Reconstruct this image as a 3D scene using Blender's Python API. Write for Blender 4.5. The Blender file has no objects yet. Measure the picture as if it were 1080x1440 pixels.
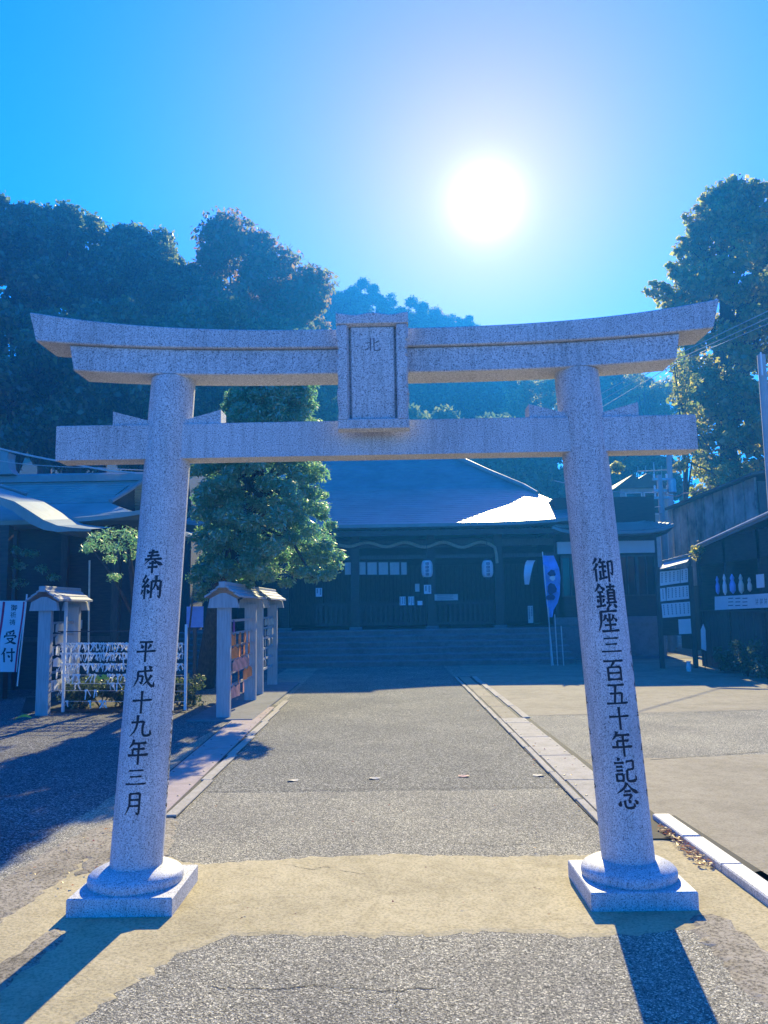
import bpy, math, random
import numpy as np
from mathutils import Vector, Matrix
R = math.radians
random.seed(7)
SC = bpy.context.scene
COL = SC.collection

# ------------------------------------------------------------------ camera
F, CX, D, H = 1130.0, 0.0958, 4.722, 1.6
YAW, PITCH, ROLL = R(-0.615), R(6.813), R(0.9)
fw0 = Vector((math.sin(YAW), math.cos(YAW), 0))
rt0 = Vector((math.cos(YAW), -math.sin(YAW), 0))
fwd = fw0 * math.cos(PITCH) + Vector((0, 0, 1)) * math.sin(PITCH)
up0 = rt0.cross(fwd)
rt = rt0 * math.cos(ROLL) - up0 * math.sin(ROLL)
upv = up0 * math.cos(ROLL) + rt0 * math.sin(ROLL)
cd = bpy.data.cameras.new('camera')
cam = bpy.data.objects.new('camera', cd)
COL.objects.link(cam)
M4 = Matrix((rt, upv, -fwd)).transposed().to_4x4()
M4.translation = Vector((CX, -D, H))
cam.matrix_world = M4
cd.sensor_fit = 'VERTICAL'
cd.sensor_height = 24
cd.lens = F / 1440 * 24
cd.clip_end = 2000
SC.camera = cam


def ray(u, v):
    return (fwd * F + rt * (u - 540) - upv * (v - 720))


def at(u, v, Y):
    d = ray(u, v)
    t = (Y + D) / d.y
    return Vector((CX + d.x * t, Y, H + d.z * t))


def G(u, v, z=0.0):
    d = ray(u, v)
    t = (z - H) / d.z
    return Vector((CX + d.x * t, -D + d.y * t, z))


# ------------------------------------------------------------------ light
SUN = ray(683, 285).normalized()
ELEV = math.asin(SUN.z)
AZ = math.atan2(SUN.x, SUN.y)
w = bpy.data.worlds.new('World')
SC.world = w
w.use_nodes = True
nt = w.node_tree
nt.nodes.clear()
N = nt.nodes.new
L = nt.links.new
sky = N('ShaderNodeTexSky')
sky.sky_type = 'NISHITA'
sky.sun_disc = False
sky.sun_elevation = ELEV
sky.sun_rotation = AZ
sky.air_density = 1.0
sky.dust_density = 0.0
sky.ozone_density = 2.0
tint = N('ShaderNodeMix')
tint.data_type = 'RGBA'
tint.blend_type = 'MULTIPLY'
tint.inputs[0].default_value = 1
L(sky.outputs[0], tint.inputs[6])
tint.inputs[7].default_value = (0.004, 0.40, 1.12, 1)
tc = N('ShaderNodeTexCoord')
dot = N('ShaderNodeVectorMath')
dot.operation = 'DOT_PRODUCT'
L(tc.outputs['Generated'], dot.inputs[0])
dot.inputs[1].default_value = SUN
cl = N('ShaderNodeMath')
cl.operation = 'MAXIMUM'
L(dot.outputs['Value'], cl.inputs[0])
cl.inputs[1].default_value = 0.0
last = tint.outputs[2]
for power, c in ((1500, (4, 4, 4)), (150, (1.5, 1.0, 0.7)), (26, (1.9, 0.35, 0.3))):
    pw = N('ShaderNodeMath')
    pw.operation = 'POWER'
    L(cl.outputs[0], pw.inputs[0])
    pw.inputs[1].default_value = power
    sc = N('ShaderNodeVectorMath')
    sc.operation = 'SCALE'
    sc.inputs[0].default_value = c
    L(pw.outputs[0], sc.inputs['Scale'])
    ad = N('ShaderNodeVectorMath')
    ad.operation = 'ADD'
    L(last, ad.inputs[0])
    L(sc.outputs[0], ad.inputs[1])
    last = ad.outputs[0]
bg = N('ShaderNodeBackground')
bg.inputs['Strength'].default_value = 0.135
L(last, bg.inputs['Color'])
wo = N('ShaderNodeOutputWorld')
L(bg.outputs[0], wo.inputs['Surface'])

sd = bpy.data.lights.new('sun', 'SUN')
sd.energy = 5.0
sd.angle = R(0.5)
sd.color = (1.0, 0.86, 0.46)
so = bpy.data.objects.new('sun', sd)
COL.objects.link(so)
so.rotation_euler = SUN.to_track_quat('Z', 'Y').to_euler()
so.location = SUN * 60
SC.view_settings.view_transform = 'Standard'
SC.view_settings.look = 'None'
SC.view_settings.exposure = 1.4
SC.view_settings.gamma = 1
SC.view_settings.use_curve_mapping = False
SC.cycles.use_denoising = True
SC.cycles.max_bounces = 7
SC.cycles.diffuse_bounces = 3
SC.cycles.glossy_bounces = 2
SC.cycles.transmission_bounces = 4
SC.cycles.volume_bounces = 0
SC.cycles.transparent_max_bounces = 6
SC.cycles.sample_clamp_indirect = 6
SC.cycles.use_adaptive_sampling = True


# ------------------------------------------------------------------ materials
def new_mat(name):
    m = bpy.data.materials.new(name)
    m.use_nodes = True
    t = m.node_tree
    b = t.nodes['Principled BSDF']
    return m, t, b


def ramp(t, stops):
    r = t.nodes.new('ShaderNodeValToRGB')
    e = r.color_ramp.elements
    while len(e) < len(stops):
        e.new(0.5)
    for el, (p, c) in zip(e, stops):
        el.position = p
        el.color = (*c, 1)
    return r


def tex(t, kind='Noise', scale=5, detail=3, rough=0.55, stretch=None, coord='Object'):
    c = t.nodes.new('ShaderNodeTexCoord')
    n = t.nodes.new('ShaderNodeTex' + kind)
    n.inputs['Scale'].default_value = scale
    if kind == 'Noise':
        n.inputs['Detail'].default_value = detail
        n.inputs['Roughness'].default_value = rough
    if stretch:
        mp = t.nodes.new('ShaderNodeMapping')
        mp.inputs['Scale'].default_value = stretch
        t.links.new(c.outputs[coord], mp.inputs[0])
        t.links.new(mp.outputs[0], n.inputs['Vector'])
    else:
        t.links.new(c.outputs[coord], n.inputs['Vector'])
    return n


def mult(t, a, b, fac=1.0):
    m = t.nodes.new('ShaderNodeMix')
    m.data_type = 'RGBA'
    m.blend_type = 'MULTIPLY'
    m.inputs[0].default_value = fac
    t.links.new(a, m.inputs[6])
    t.links.new(b, m.inputs[7])
    return m.outputs[2]


def bump(t, b, h, strength=0.3, dist=0.01):
    bp = t.nodes.new('ShaderNodeBump')
    bp.inputs['Strength'].default_value = strength
    bp.inputs['Distance'].default_value = dist
    t.links.new(h, bp.inputs['Height'])
    t.links.new(bp.outputs[0], b.inputs['Normal'])


def plain(name, col, rough=0.7, var=0.25, scale=6, bumps=0.0, stretch=None, metal=0.0, spec=0.5):
    m, t, b = new_mat(name)
    n = tex(t, 'Noise', scale, 4, 0.6, stretch)
    lo = tuple(c * (1 - var) for c in col)
    hi = tuple(min(1, c * (1 + var)) for c in col)
    r = ramp(t, [(0.3, lo), (0.7, hi)])
    t.links.new(n.outputs[0], r.inputs[0])
    t.links.new(r.outputs[0], b.inputs['Base Color'])
    b.inputs['Roughness'].default_value = rough
    b.inputs['Metallic'].default_value = metal
    b.inputs['Specular IOR Level'].default_value = spec
    if bumps:
        bump(t, b, n.outputs[0], bumps)
    return m


def granite():
    m, t, b = new_mat('granite')
    n = tex(t, 'Noise', 150, 3, 0.75)
    r = ramp(t, [(0.35, (0.06, 0.06, 0.065)), (0.43, (0.40, 0.40, 0.40)), (0.52, (0.68, 0.67, 0.66)), (0.68, (0.80, 0.79, 0.77))])
    t.links.new(n.outputs[0], r.inputs[0])
    n2 = tex(t, 'Noise', 1.6, 4, 0.6)
    r2 = ramp(t, [(0.3, (0.80, 0.80, 0.80)), (0.6, (1, 1, 1))])
    t.links.new(n2.outputs[0], r2.inputs[0])
    n3 = tex(t, 'Noise', 3, 3, 0.6, (14, 14, 1))
    r3 = ramp(t, [(0.34, (0.82, 0.82, 0.81)), (0.52, (1, 1, 1))])
    t.links.new(n3.outputs[0], r3.inputs[0])
    c = mult(t, mult(t, r.outputs[0], r2.outputs[0]), r3.outputs[0])
    t.links.new(c, b.inputs['Base Color'])
    b.inputs['Roughness'].default_value = 0.6
    bump(t, b, n.outputs[0], 0.25, 0.004)
    return m


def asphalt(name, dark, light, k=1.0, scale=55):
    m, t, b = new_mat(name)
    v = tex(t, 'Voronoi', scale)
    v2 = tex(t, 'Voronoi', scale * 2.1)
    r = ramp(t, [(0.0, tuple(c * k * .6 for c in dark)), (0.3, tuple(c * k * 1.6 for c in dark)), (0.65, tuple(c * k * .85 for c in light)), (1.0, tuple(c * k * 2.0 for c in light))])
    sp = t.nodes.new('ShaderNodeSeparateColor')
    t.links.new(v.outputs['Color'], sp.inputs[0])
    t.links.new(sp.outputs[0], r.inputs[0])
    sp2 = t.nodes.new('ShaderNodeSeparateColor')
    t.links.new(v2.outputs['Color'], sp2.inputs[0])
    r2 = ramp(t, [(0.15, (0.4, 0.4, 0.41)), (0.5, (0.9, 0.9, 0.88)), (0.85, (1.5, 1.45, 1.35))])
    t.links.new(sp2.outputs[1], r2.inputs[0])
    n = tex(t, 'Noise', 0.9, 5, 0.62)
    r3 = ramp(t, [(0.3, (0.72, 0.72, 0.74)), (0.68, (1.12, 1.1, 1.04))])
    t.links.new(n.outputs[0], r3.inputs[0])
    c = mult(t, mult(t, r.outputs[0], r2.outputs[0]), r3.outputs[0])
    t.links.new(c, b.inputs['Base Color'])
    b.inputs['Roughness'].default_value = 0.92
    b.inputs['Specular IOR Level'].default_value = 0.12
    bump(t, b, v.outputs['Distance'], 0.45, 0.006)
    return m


def concrete(name, col, var=0.22, spots=0.5):
    m, t, b = new_mat(name)
    n = tex(t, 'Noise', 1.4, 6, 0.65)
    lo = tuple(c * (1 - var) for c in col)
    hi = tuple(c * (1 + var * 0.7) for c in col)
    r = ramp(t, [(0.3, lo), (0.5, col), (0.72, hi)])
    t.links.new(n.outputs[0], r.inputs[0])
    n2 = tex(t, 'Noise', 60, 3, 0.7)
    r2 = ramp(t, [(0.36, (1 - spots * .55,) * 3), (0.55, (1, 1, 1))])
    t.links.new(n2.outputs[0], r2.inputs[0])
    n3 = tex(t, 'Noise', 7, 5, 0.7)
    r3 = ramp(t, [(0.35, (0.84, 0.83, 0.80)), (0.55, (1, 1, 1))])
    t.links.new(n3.outputs[0], r3.inputs[0])
    c = mult(t, mult(t, r.outputs[0], r2.outputs[0]), r3.outputs[0])
    t.links.new(c, b.inputs['Base Color'])
    b.inputs['Roughness'].default_value = 0.92
    b.inputs['Specular IOR Level'].default_value = 0.2
    bump(t, b, n2.outputs[0], 0.5, 0.006)
    return m


def foliage(name, cols, trans=0.45, gloss=0.08):
    m = bpy.data.materials.new(name)
    m.use_nodes = True
    t = m.node_tree
    t.nodes.clear()
    g = t.nodes.new('ShaderNodeNewGeometry')
    n = len(cols)
    r = ramp(t, [(i / (n - 1), c) for i, c in enumerate(cols)])
    t.links.new(g.outputs['Random Per Island'], r.inputs[0])
    df = t.nodes.new('ShaderNodeBsdfDiffuse')
    tr = t.nodes.new('ShaderNodeBsdfTranslucent')
    gl = t.nodes.new('ShaderNodeBsdfGlossy')
    gl.inputs['Roughness'].default_value = 0.45
    gl.inputs['Color'].default_value = (0.9, 0.9, 0.85, 1)
    hs = t.nodes.new('ShaderNodeHueSaturation')
    hs.inputs['Hue'].default_value = 0.475
    hs.inputs['Value'].default_value = 3.4
    t.links.new(r.outputs[0], hs.inputs['Color'])
    t.links.new(r.outputs[0], df.inputs['Color'])
    t.links.new(hs.outputs[0], tr.inputs['Color'])
    m1 = t.nodes.new('ShaderNodeMixShader')
    m1.inputs[0].default_value = trans
    t.links.new(df.outputs[0], m1.inputs[1])
    t.links.new(tr.outputs[0], m1.inputs[2])
    m2 = t.nodes.new('ShaderNodeMixShader')
    m2.inputs[0].default_value = gloss
    t.links.new(m1.outputs[0], m2.inputs[1])
    t.links.new(gl.outputs[0], m2.inputs[2])
    o = t.nodes.new('ShaderNodeOutputMaterial')
    t.links.new(m2.outputs[0], o.inputs['Surface'])
    return m


MT = dict(
    granite=granite(),
    stone=concrete('step_stone', (0.22, 0.22, 0.22), 0.2, 0.4),
    asphalt=asphalt('coarse_asphalt', (0.10, 0.096, 0.080), (0.205, 0.192, 0.150), 1.75, 125),
    asphalt_pale=asphalt('pale_asphalt', (0.10, 0.098, 0.085), (0.25, 0.242, 0.208), 1.05, 100),
    asphalt_dark=asphalt('darker_asphalt', (0.05, 0.05, 0.05), (0.15, 0.15, 0.145), 1.4, 90),  # darker than the other asphalts, used for the left yard
    concrete=concrete('yellowed_concrete', (0.56, 0.465, 0.265), 0.25, 0.6),
    concrete_pad=concrete('grey_concrete', (0.36, 0.31, 0.215), 0.22),
    plate=concrete('cover_plate', (0.50, 0.45, 0.36), 0.14, 0.4),
    plate_pink=concrete('pink_plate', (0.46, 0.37, 0.33), 0.12, 0.25),
    mortar=concrete('rough_mortar', (0.40, 0.345, 0.25), 0.4, 1.3),
    gap=plain('dark_joint', (0.03, 0.03, 0.03), 0.9),
    soil=plain('planting_soil', (0.045, 0.04, 0.03), 0.95, 0.4, 9, 0.6),
    hill=plain('forest_floor', (0.03, 0.035, 0.02), 0.95, 0.4, 2),
    ink=plain('black_inscription_paint', (0.012, 0.012, 0.02), 0.5, 0.2),
    faint=plain('worn_inscription_paint', (0.14, 0.14, 0.15), 0.6, 0.3),
    wood=plain('dark_timber', (0.055, 0.042, 0.032), 0.65, 0.35, 4, 0.15, (1, 1, 8)),
    wood2=plain('weathered_timber', (0.085, 0.072, 0.06), 0.7, 0.35, 5, 0.15, (8, 8, 1)),
    greywood=plain('silver_grey_timber', (0.40, 0.40, 0.39), 0.75, 0.18, 4, 0.2, (12, 12, 1)),
    copper=plain('aged_copper_roofing', (0.16, 0.19, 0.19), 0.42, 0.22, 1.5, 0.0, None, 0.3, 0.7),
    patina=plain('patinated_copper', (0.27, 0.34, 0.31), 0.55, 0.2, 1.5, 0.0, None, 0.0, 0.5),
    tile=plain('roof_edge_copper', (0.26, 0.27, 0.25), 0.4, 0.2, 3, 0.0, None, 0.0, 0.6),
    plaster=plain('white_plaster', (0.62, 0.62, 0.60), 0.85, 0.07, 3),
    paper=plain('white_paper', (0.78, 0.78, 0.76), 0.8, 0.05, 4),
    paper2=plain('aged_paper', (0.55, 0.54, 0.48), 0.8, 0.12, 5),
    glass=plain('dim_window', (0.02, 0.025, 0.03), 0.12, 0.2, 2),
    orange=plain('orange_plaque', (0.85, 0.24, 0.05), 0.7, 0.15, 9),
    pinkp=plain('pink_plaque', (0.80, 0.34, 0.24), 0.7, 0.3, 12),
    purple=plain('purple_plaque', (0.22, 0.07, 0.25), 0.7, 0.3, 9),
    palewood=plain('pale_plaque_wood', (0.60, 0.50, 0.36), 0.7, 0.2, 9),
    red=plain('crimson_cloth', (0.52, 0.02, 0.08), 0.8, 0.15),
    cloth=plain('white_banner_cloth', (0.72, 0.73, 0.74), 0.8, 0.06, 3),
    bluecloth=plain('blue_banner_cloth', (0.20, 0.36, 0.78), 0.8, 0.2, 4),
    navy=plain('navy_print', (0.02, 0.03, 0.12), 0.8, 0.2, 8),
    steel=plain('galvanised_steel', (0.45, 0.46, 0.47), 0.45, 0.12, 5, 0, None, 0.6),
    polecon=plain('pole_concrete', (0.42, 0.42, 0.41), 0.8, 0.12, 4),
    darkmetal=plain('dark_metal', (0.05, 0.05, 0.055), 0.5, 0.2, 6),
    cable=plain('pale_cable', (0.55, 0.52, 0.50), 0.5, 0.1),
    white=plain('white_paint', (0.80, 0.80, 0.78), 0.6, 0.04),
    straw=plain('straw_rope', (0.40, 0.34, 0.22), 0.9, 0.25, 30, 0.5),
    bark=plain('bark', (0.075, 0.058, 0.045), 0.95, 0.4, 8, 0.8, (3, 3, 1)),
    corr=plain('light_dapple_panel', (0.34, 0.30, 0.26), 0.6, 0.9, 1.1),  # blotches of dappled light on the panels put into the colour
    yellow=plain('yellow_leaf', (0.62, 0.55, 0.05), 0.6, 0.2, 9),
    deadleaf=foliage('fallen_leaf', [(0.30, 0.16, 0.06), (0.22, 0.10, 0.05), (0.42, 0.30, 0.12)], 0.2),
    leaf=foliage('evergreen_leaf', [(0.028, 0.060, 0.022), (0.045, 0.09, 0.030), (0.065, 0.11, 0.035), (0.14, 0.17, 0.045)], 0.45),
    leaf2=foliage('autumn_leaf', [(0.050, 0.085, 0.025), (0.11, 0.12, 0.035), (0.19, 0.12, 0.045)], 0.5),
    ginkgo=foliage('ginkgo_leaf', [(0.055, 0.11, 0.025), (0.14, 0.18, 0.03), (0.28, 0.25, 0.04)], 0.55),
    needle=foliage('pine_needle', [(0.06, 0.16, 0.085), (0.085, 0.21, 0.10), (0.16, 0.25, 0.10)], 0.5, 0.16),
    shrub=foliage('shrub_leaf', [(0.025, 0.05, 0.02), (0.04, 0.07, 0.025), (0.05, 0.09, 0.03)], 0.3),
)


# ------------------------------------------------------------------ builders
def wloc(o):
    v = Vector((0, 0, 0))
    while o:
        v += o.location
        o = o.parent
    return v


class MB:
    def __init__(s):
        s.v, s.f = [], []

    def add(s, vs, fs):
        b = len(s.v)
        s.v += [tuple(v) for v in vs]
        s.f += [tuple(i + b for i in f) for f in fs]
        return s

    def box(s, x0, x1, y0, y1, z0, z1):
        return s.add([(x0, y0, z0), (x1, y0, z0), (x1, y1, z0), (x0, y1, z0), (x0, y0, z1), (x1, y0, z1), (x1, y1, z1), (x0, y1, z1)],
                     [(0, 3, 2, 1), (4, 5, 6, 7), (0, 1, 5, 4), (1, 2, 6, 5), (2, 3, 7, 6), (3, 0, 4, 7)])

    def bevbox(s, x0, x1, y0, y1, z0, z1, b=0.008):
        def ring(z, d):
            return [(x0 + d, y0 + b * 0 + d, z), (x1 - d, y0 + d, z), (x1 - d, y1 - d, z), (x0 + d, y1 - d, z)]
        vs = ring(z0, 0) + ring(z1 - b, 0) + ring(z1, b)
        fs = [(3, 2, 1, 0), (8, 9, 10, 11)]
        for k in (0, 4):
            for i in range(4):
                j = (i + 1) % 4
                fs.append((k + i, k + j, k + 4 + j, k + 4 + i))
        return s.add(vs, fs)

    def tube(s, pts, r, n=8, cap=True):
        pts = [Vector(p) for p in pts]
        rs = r if isinstance(r, (list, tuple)) else [r] * len(pts)
        b = len(s.v)
        prev = None
        for i, p in enumerate(pts):
            d = (pts[min(i + 1, len(pts) - 1)] - pts[max(i - 1, 0)]).normalized()
            a = prev if prev else (Vector((1, 0, 0)) if abs(d.x) < 0.8 else Vector((0, 1, 0)))
            a = (a - d * a.dot(d)).normalized()
            prev = a
            c = d.cross(a)
            for k in range(n):
                t = 2 * math.pi * k / n
                s.v.append(tuple(p + (a * math.cos(t) + c * math.sin(t)) * rs[i]))
        for i in range(len(pts) - 1):
            for k in range(n):
                j = (k + 1) % n
                s.f.append((b + i * n + k, b + i * n + j, b + (i + 1) * n + j, b + (i + 1) * n + k))
        if cap:
            s.f.append(tuple(b + k for k in reversed(range(n))))
            e = b + (len(pts) - 1) * n
            s.f.append(tuple(e + k for k in range(n)))
        return s

    def lathe(s, prof, c, n=48):
        b = len(s.v)
        for r, z in prof:
            for k in range(n):
                t = 2 * math.pi * k / n
                s.v.append((c[0] + r * math.cos(t), c[1] + r * math.sin(t), c[2] + z))
        for i in range(len(prof) - 1):
            for k in range(n):
                j = (k + 1) % n
                s.f.append((b + i * n + k, b + i * n + j, b + (i + 1) * n + j, b + (i + 1) * n + k))
        s.f.append(tuple(b + (len(prof) - 1) * n + k for k in range(n)))
        return s

    def prism(s, poly, axis, a0, a1):
        """poly of 2D points; axis 'y' -> poly in x,z ; 'x' -> poly in y,z ; 'z' -> poly in x,y"""
        def P(p, a):
            return {'y': (p[0], a, p[1]), 'x': (a, p[0], p[1]), 'z': (p[0], p[1], a)}[axis]
        n = len(poly)
        vs = [P(p, a0) for p in poly] + [P(p, a1) for p in poly]
        fs = [tuple(range(n)), tuple(reversed(range(n, 2 * n)))]
        for i in range(n):
            j = (i + 1) % n
            fs.append((i, n + i, n + j, j))
        return s.add(vs, fs)

    def strip(s, A, B):
        """quads between two polylines of equal length"""
        b = len(s.v)
        n = len(A)
        s.v += [tuple(p) for p in A] + [tuple(p) for p in B]
        for i in range(n - 1):
            s.f.append((b + i, b + i + 1, b + n + i + 1, b + n + i))
        return s

    def sheet(s, pts):
        return s.add(pts, [tuple(range(len(pts)))])

    def build(s, name, mat, parent=None, base=None, smooth=False, fix=True):
        off = wloc(parent) if parent else (Vector(base) if base is not None else Vector((0, 0, 0)))
        me = bpy.data.meshes.new(name)
        me.from_pydata([(x - off.x, y - off.y, z - off.z) for x, y, z in s.v], [], s.f)
        me.materials.append(MT[mat] if isinstance(mat, str) else mat)
        if fix:
            import bmesh
            bm = bmesh.new()
            bm.from_mesh(me)
            bmesh.ops.recalc_face_normals(bm, faces=bm.faces)
            bm.to_mesh(me)
            bm.free()
        if smooth:
            me.polygons.foreach_set('use_smooth', [True] * len(me.polygons))
            try:
                me.set_sharp_from_angle(angle=R(40))
            except Exception:
                pass
        me.update()
        o = bpy.data.objects.new(name, me)
        COL.objects.link(o)
        if parent:
            o.parent = parent
        elif base is not None:
            o.location = off
        return o


def tag(o, label, cat, group=None):
    o['label'] = label
    o['category'] = cat
    if group:
        o['group'] = group
    return o


def empty(name, loc, label, cat, group=None):
    o = bpy.data.objects.new(name, None)
    COL.objects.link(o)
    o.location = loc
    o.empty_display_size = 0.2
    return tag(o, label, cat, group)


def structure(o):
    o['kind'] = 'structure'
    return o


def stuff(o):
    o['kind'] = 'stuff'
    return o


def shallow(o, parent, loc):
    c = o.copy()
    COL.objects.link(c)
    c.parent = parent
    c.location = loc
    return c


def copy_tree(o, parent=None):
    c = o.copy()
    COL.objects.link(c)
    c.parent = parent
    for ch in list(o.children):
        copy_tree(ch, c)
    return c


def wobble(pts, amp, step=0.15, seed=0):
    """closed polygon with uneven edges"""
    rnd = random.Random(seed)
    out = []
    n = len(pts)
    for i in range(n):
        a, b = Vector(pts[i]), Vector(pts[(i + 1) % n])
        k = max(1, int((b - a).length / step))
        for j in range(k):
            p = a.lerp(b, j / k)
            out.append((p.x + rnd.uniform(-amp, amp), p.y + rnd.uniform(-amp, amp), p.z))
    return out


def text_bm(mb, body, size, place, spacing=1.0):
    """font glyphs, one per line; place(x, z) -> world point"""
    for k, ch in enumerate(body):
        c = bpy.data.curves.new('glyph', 'FONT')
        c.body = ch
        c.size = size
        c.align_x = 'CENTER'
        c.resolution_u = 3
        o = bpy.data.objects.new('glyph', c)
        COL.objects.link(o)
        bpy.context.view_layer.update()
        dg = bpy.context.evaluated_depsgraph_get()
        me = o.evaluated_get(dg).to_mesh()
        vs = [place(v.co.x, v.co.y - k * size * 1.1 * spacing) for v in me.vertices]
        fs = [tuple(p.vertices) for p in me.polygons]
        mb.add(vs, fs)
        o.evaluated_get(dg).to_mesh_clear()
        bpy.data.objects.remove(o)
        bpy.data.curves.remove(c)


# ---- brush characters: strokes in a 100 x 100 box, y down
ST = {
 '奉': 'h28,16 72,13;h22,29 78,26;h10,43 90,40;p49,3 45,25 36,42 8,64;n54,42 68,54 94,66;h34,59 66,57;h28,75 74,73;v50,48 50,99',
 '納': 'p26,3 20,14 8,25;p8,25 16,29 24,34;p37,17 24,36 6,50;h6,50 38,46;d32,38 42,53;v23,50 23,99;p12,62 9,72 3,82;d34,60 44,77;v53,27 53,96;h53,28 92,26;v92,26 92,90;p92,90 88,91 80,84;p72,4 72,28 66,50 56,66;n72,40 80,52 88,64',
 '平': 'h20,13 80,12;d29,24 38,40;p72,22 66,34 58,42;h6,54 94,51;v50,13 50,99',
 '成': 'h22,27 88,22;p24,26 22,60 4,93;h24,47 47,45;v47,45 44,72;p44,72 40,76 32,68;c54,3 58,40 72,74 92,93;p92,93 95,86 94,70;p84,42 72,62 48,86;d70,3 83,15',
 '十': 'h6,45 94,41;v50,3 50,99',
 '九': 'p40,3 38,42 28,70 4,95;h10,35 68,30;c68,30 63,58 67,84 80,90 96,87;p96,87 97,80 94,66',
 '年': 'p30,3 24,20 8,37;h28,18 86,16;h28,40 80,38;v28,40 28,62;h5,64 95,61;v54,18 54,99',
 '三': 'h18,16 82,13;h24,47 76,44;h5,85 95,82',
 '月': 'p28,8 28,60 8,97;h28,9 78,7;v78,7 78,92;p78,92 72,92 62,84;h30,34 76,33;h30,59 76,58',
 '御': 'p22,3 15,16 4,27;p25,24 16,40 3,53;v16,46 16,97;p41,4 38,14 29,25;h36,21 61,18;h30,39 64,36;v48,20 48,78;h49,57 62,55;v35,54 35,83;h27,88 65,79;h70,18 94,16;v94,16 92,66;p92,66 88,68 80,60;v72,18 72,99',
 '鎮': 'p24,1 15,18 2,34;n25,8 34,18 46,27;h13,35 38,33;h7,53 43,51;v24,34 24,88;d10,62 16,75;p38,60 36,68 31,77;h4,93 45,86;h52,14 95,12;v73,1 71,24;v58,26 58,74;h58,26 89,25;v89,26 89,74;h60,38 86,37;h60,50 86,49;h60,62 86,61;h47,77 99,74;p64,81 58,90 47,98;d80,81 95,97',
 '座': 'd47,1 54,12;h16,17 93,13;p18,16 16,60 2,95;p38,28 34,42 23,55;n38,40 44,47 49,55;p72,28 68,42 57,55;n72,40 80,47 89,55;v54,24 54,88;h29,70 83,67;h16,94 96,90',
 '百': 'h6,14 94,11;p51,14 44,26 34,38;v23,39 23,97;h23,40 78,37;v78,37 78,97;h25,64 76,62;h25,91 76,89',
 '五': 'h13,14 87,11;v46,14 37,88;h20,49 72,46;v72,46 67,88;h3,91 97,87',
 '記': 'd20,3 29,14;h5,25 47,22;h12,39 40,37;h12,53 40,51;v12,66 12,95;h12,67 40,65;v40,65 38,93;h12,91 40,90;h56,18 89,15;v89,15 87,47;h58,49 87,46;c58,49 56,84 66,92 95,90;p95,90 97,84 94,70',
 '念': 'p50,1 36,22 4,44;n51,5 70,26 98,42;h36,34 64,32;h31,49 66,46;p66,46 60,56 51,65;d18,70 11,92;c34,68 38,92 58,96 74,93;p74,93 75,86 71,78;d50,64 59,77;d78,66 93,83',
 '北': 'h8,40 38,36;v38,6 38,92;p6,84 22,76 38,66;p90,24 76,34 60,42;c60,6 60,84 70,90 94,88;p94,88 96,82 94,68',
 '受': 'p80,4 50,13 18,15;d20,20 28,34;d47,18 53,31;p80,16 75,25 66,34;v12,38 8,54;h10,42 92,39;p92,39 89,50 80,56;h26,61 74,58;p74,58 54,82 8,98;n32,64 56,84 97,97',
 '付': 'p30,3 22,26 2,50;v21,36 21,99;h38,34 98,31;v76,5 76,92;p76,92 72,92 62,82;d48,50 60,68',
 '大': 'h8,36 92,33;p50,4 47,40 8,94;n51,40 66,70 94,94',
}
WP = {'h': [(0, .85), (.12, .75), (.5, .6), (.85, .8), (.95, 1.15), (1, .6)], 'v': [(0, 1.05), (.15, .85), (.6, .8), (1, .8)],
      'p': [(0, 1.1), (.3, .9), (.7, .65), (1, .12)], 'n': [(0, .35), (.45, .7), (.78, 1.35), (1, .1)],
      'd': [(0, .3), (.6, 1.25), (.85, 1.1), (1, .4)], 'c': [(0, .9), (.5, .75), (1, .95)]}


def glyph(mb, ch, place, width=10.5):
    for s in ST[ch].split(';'):
        k = s[0]
        pts = [Vector([float(q) for q in p.split(',')]) for p in s[1:].split()]
        if len(pts) > 2:
            P = [pts[0]] + pts + [pts[-1]]
            sm = []
            for i in range(1, len(P) - 2):
                for j in range(5):
                    t = j / 5
                    a, b, c, d = P[i - 1], P[i], P[i + 1], P[i + 2]
                    sm.append(0.5 * ((2 * b) + (c - a) * t + (2 * a - 5 * b + 4 * c - d) * t * t + (3 * b - a - 3 * c + d) * t ** 3))
            sm.append(pts[-1])
        else:
            sm = [pts[0].lerp(pts[1], j / 8) for j in range(9)]
        n = len(sm)
        A, B = [], []
        for i, p in enumerate(sm):
            t = i / (n - 1)
            d = (sm[min(i + 1, n - 1)] - sm[max(i - 1, 0)])
            d = d.normalized() if d.length > 0 else Vector((1, 0))
            nn = Vector((-d.y, d.x))
            prof = WP[k]
            ww = np.interp(t, [q[0] for q in prof], [q[1] for q in prof]) * width / 2
            A.append(place(*(p + nn * ww)))
            B.append(place(*(p - nn * ww)))
        mb.strip(A, B)


# ------------------------------------------------------------------ ground and hill
def hill_z(x, y):
    a = max(0.0, y - 40) / 60.0
    z = 22 * min(1.0, a) ** 1.3
    left = max(0.0, -x - 3) / 40.0
    z *= 0.55 + min(0.9, left)
    z += 4.0 * min(1, max(0, y - 26) / 25) * min(1, max(0, -x - 8) / 12)
    return z


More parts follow.
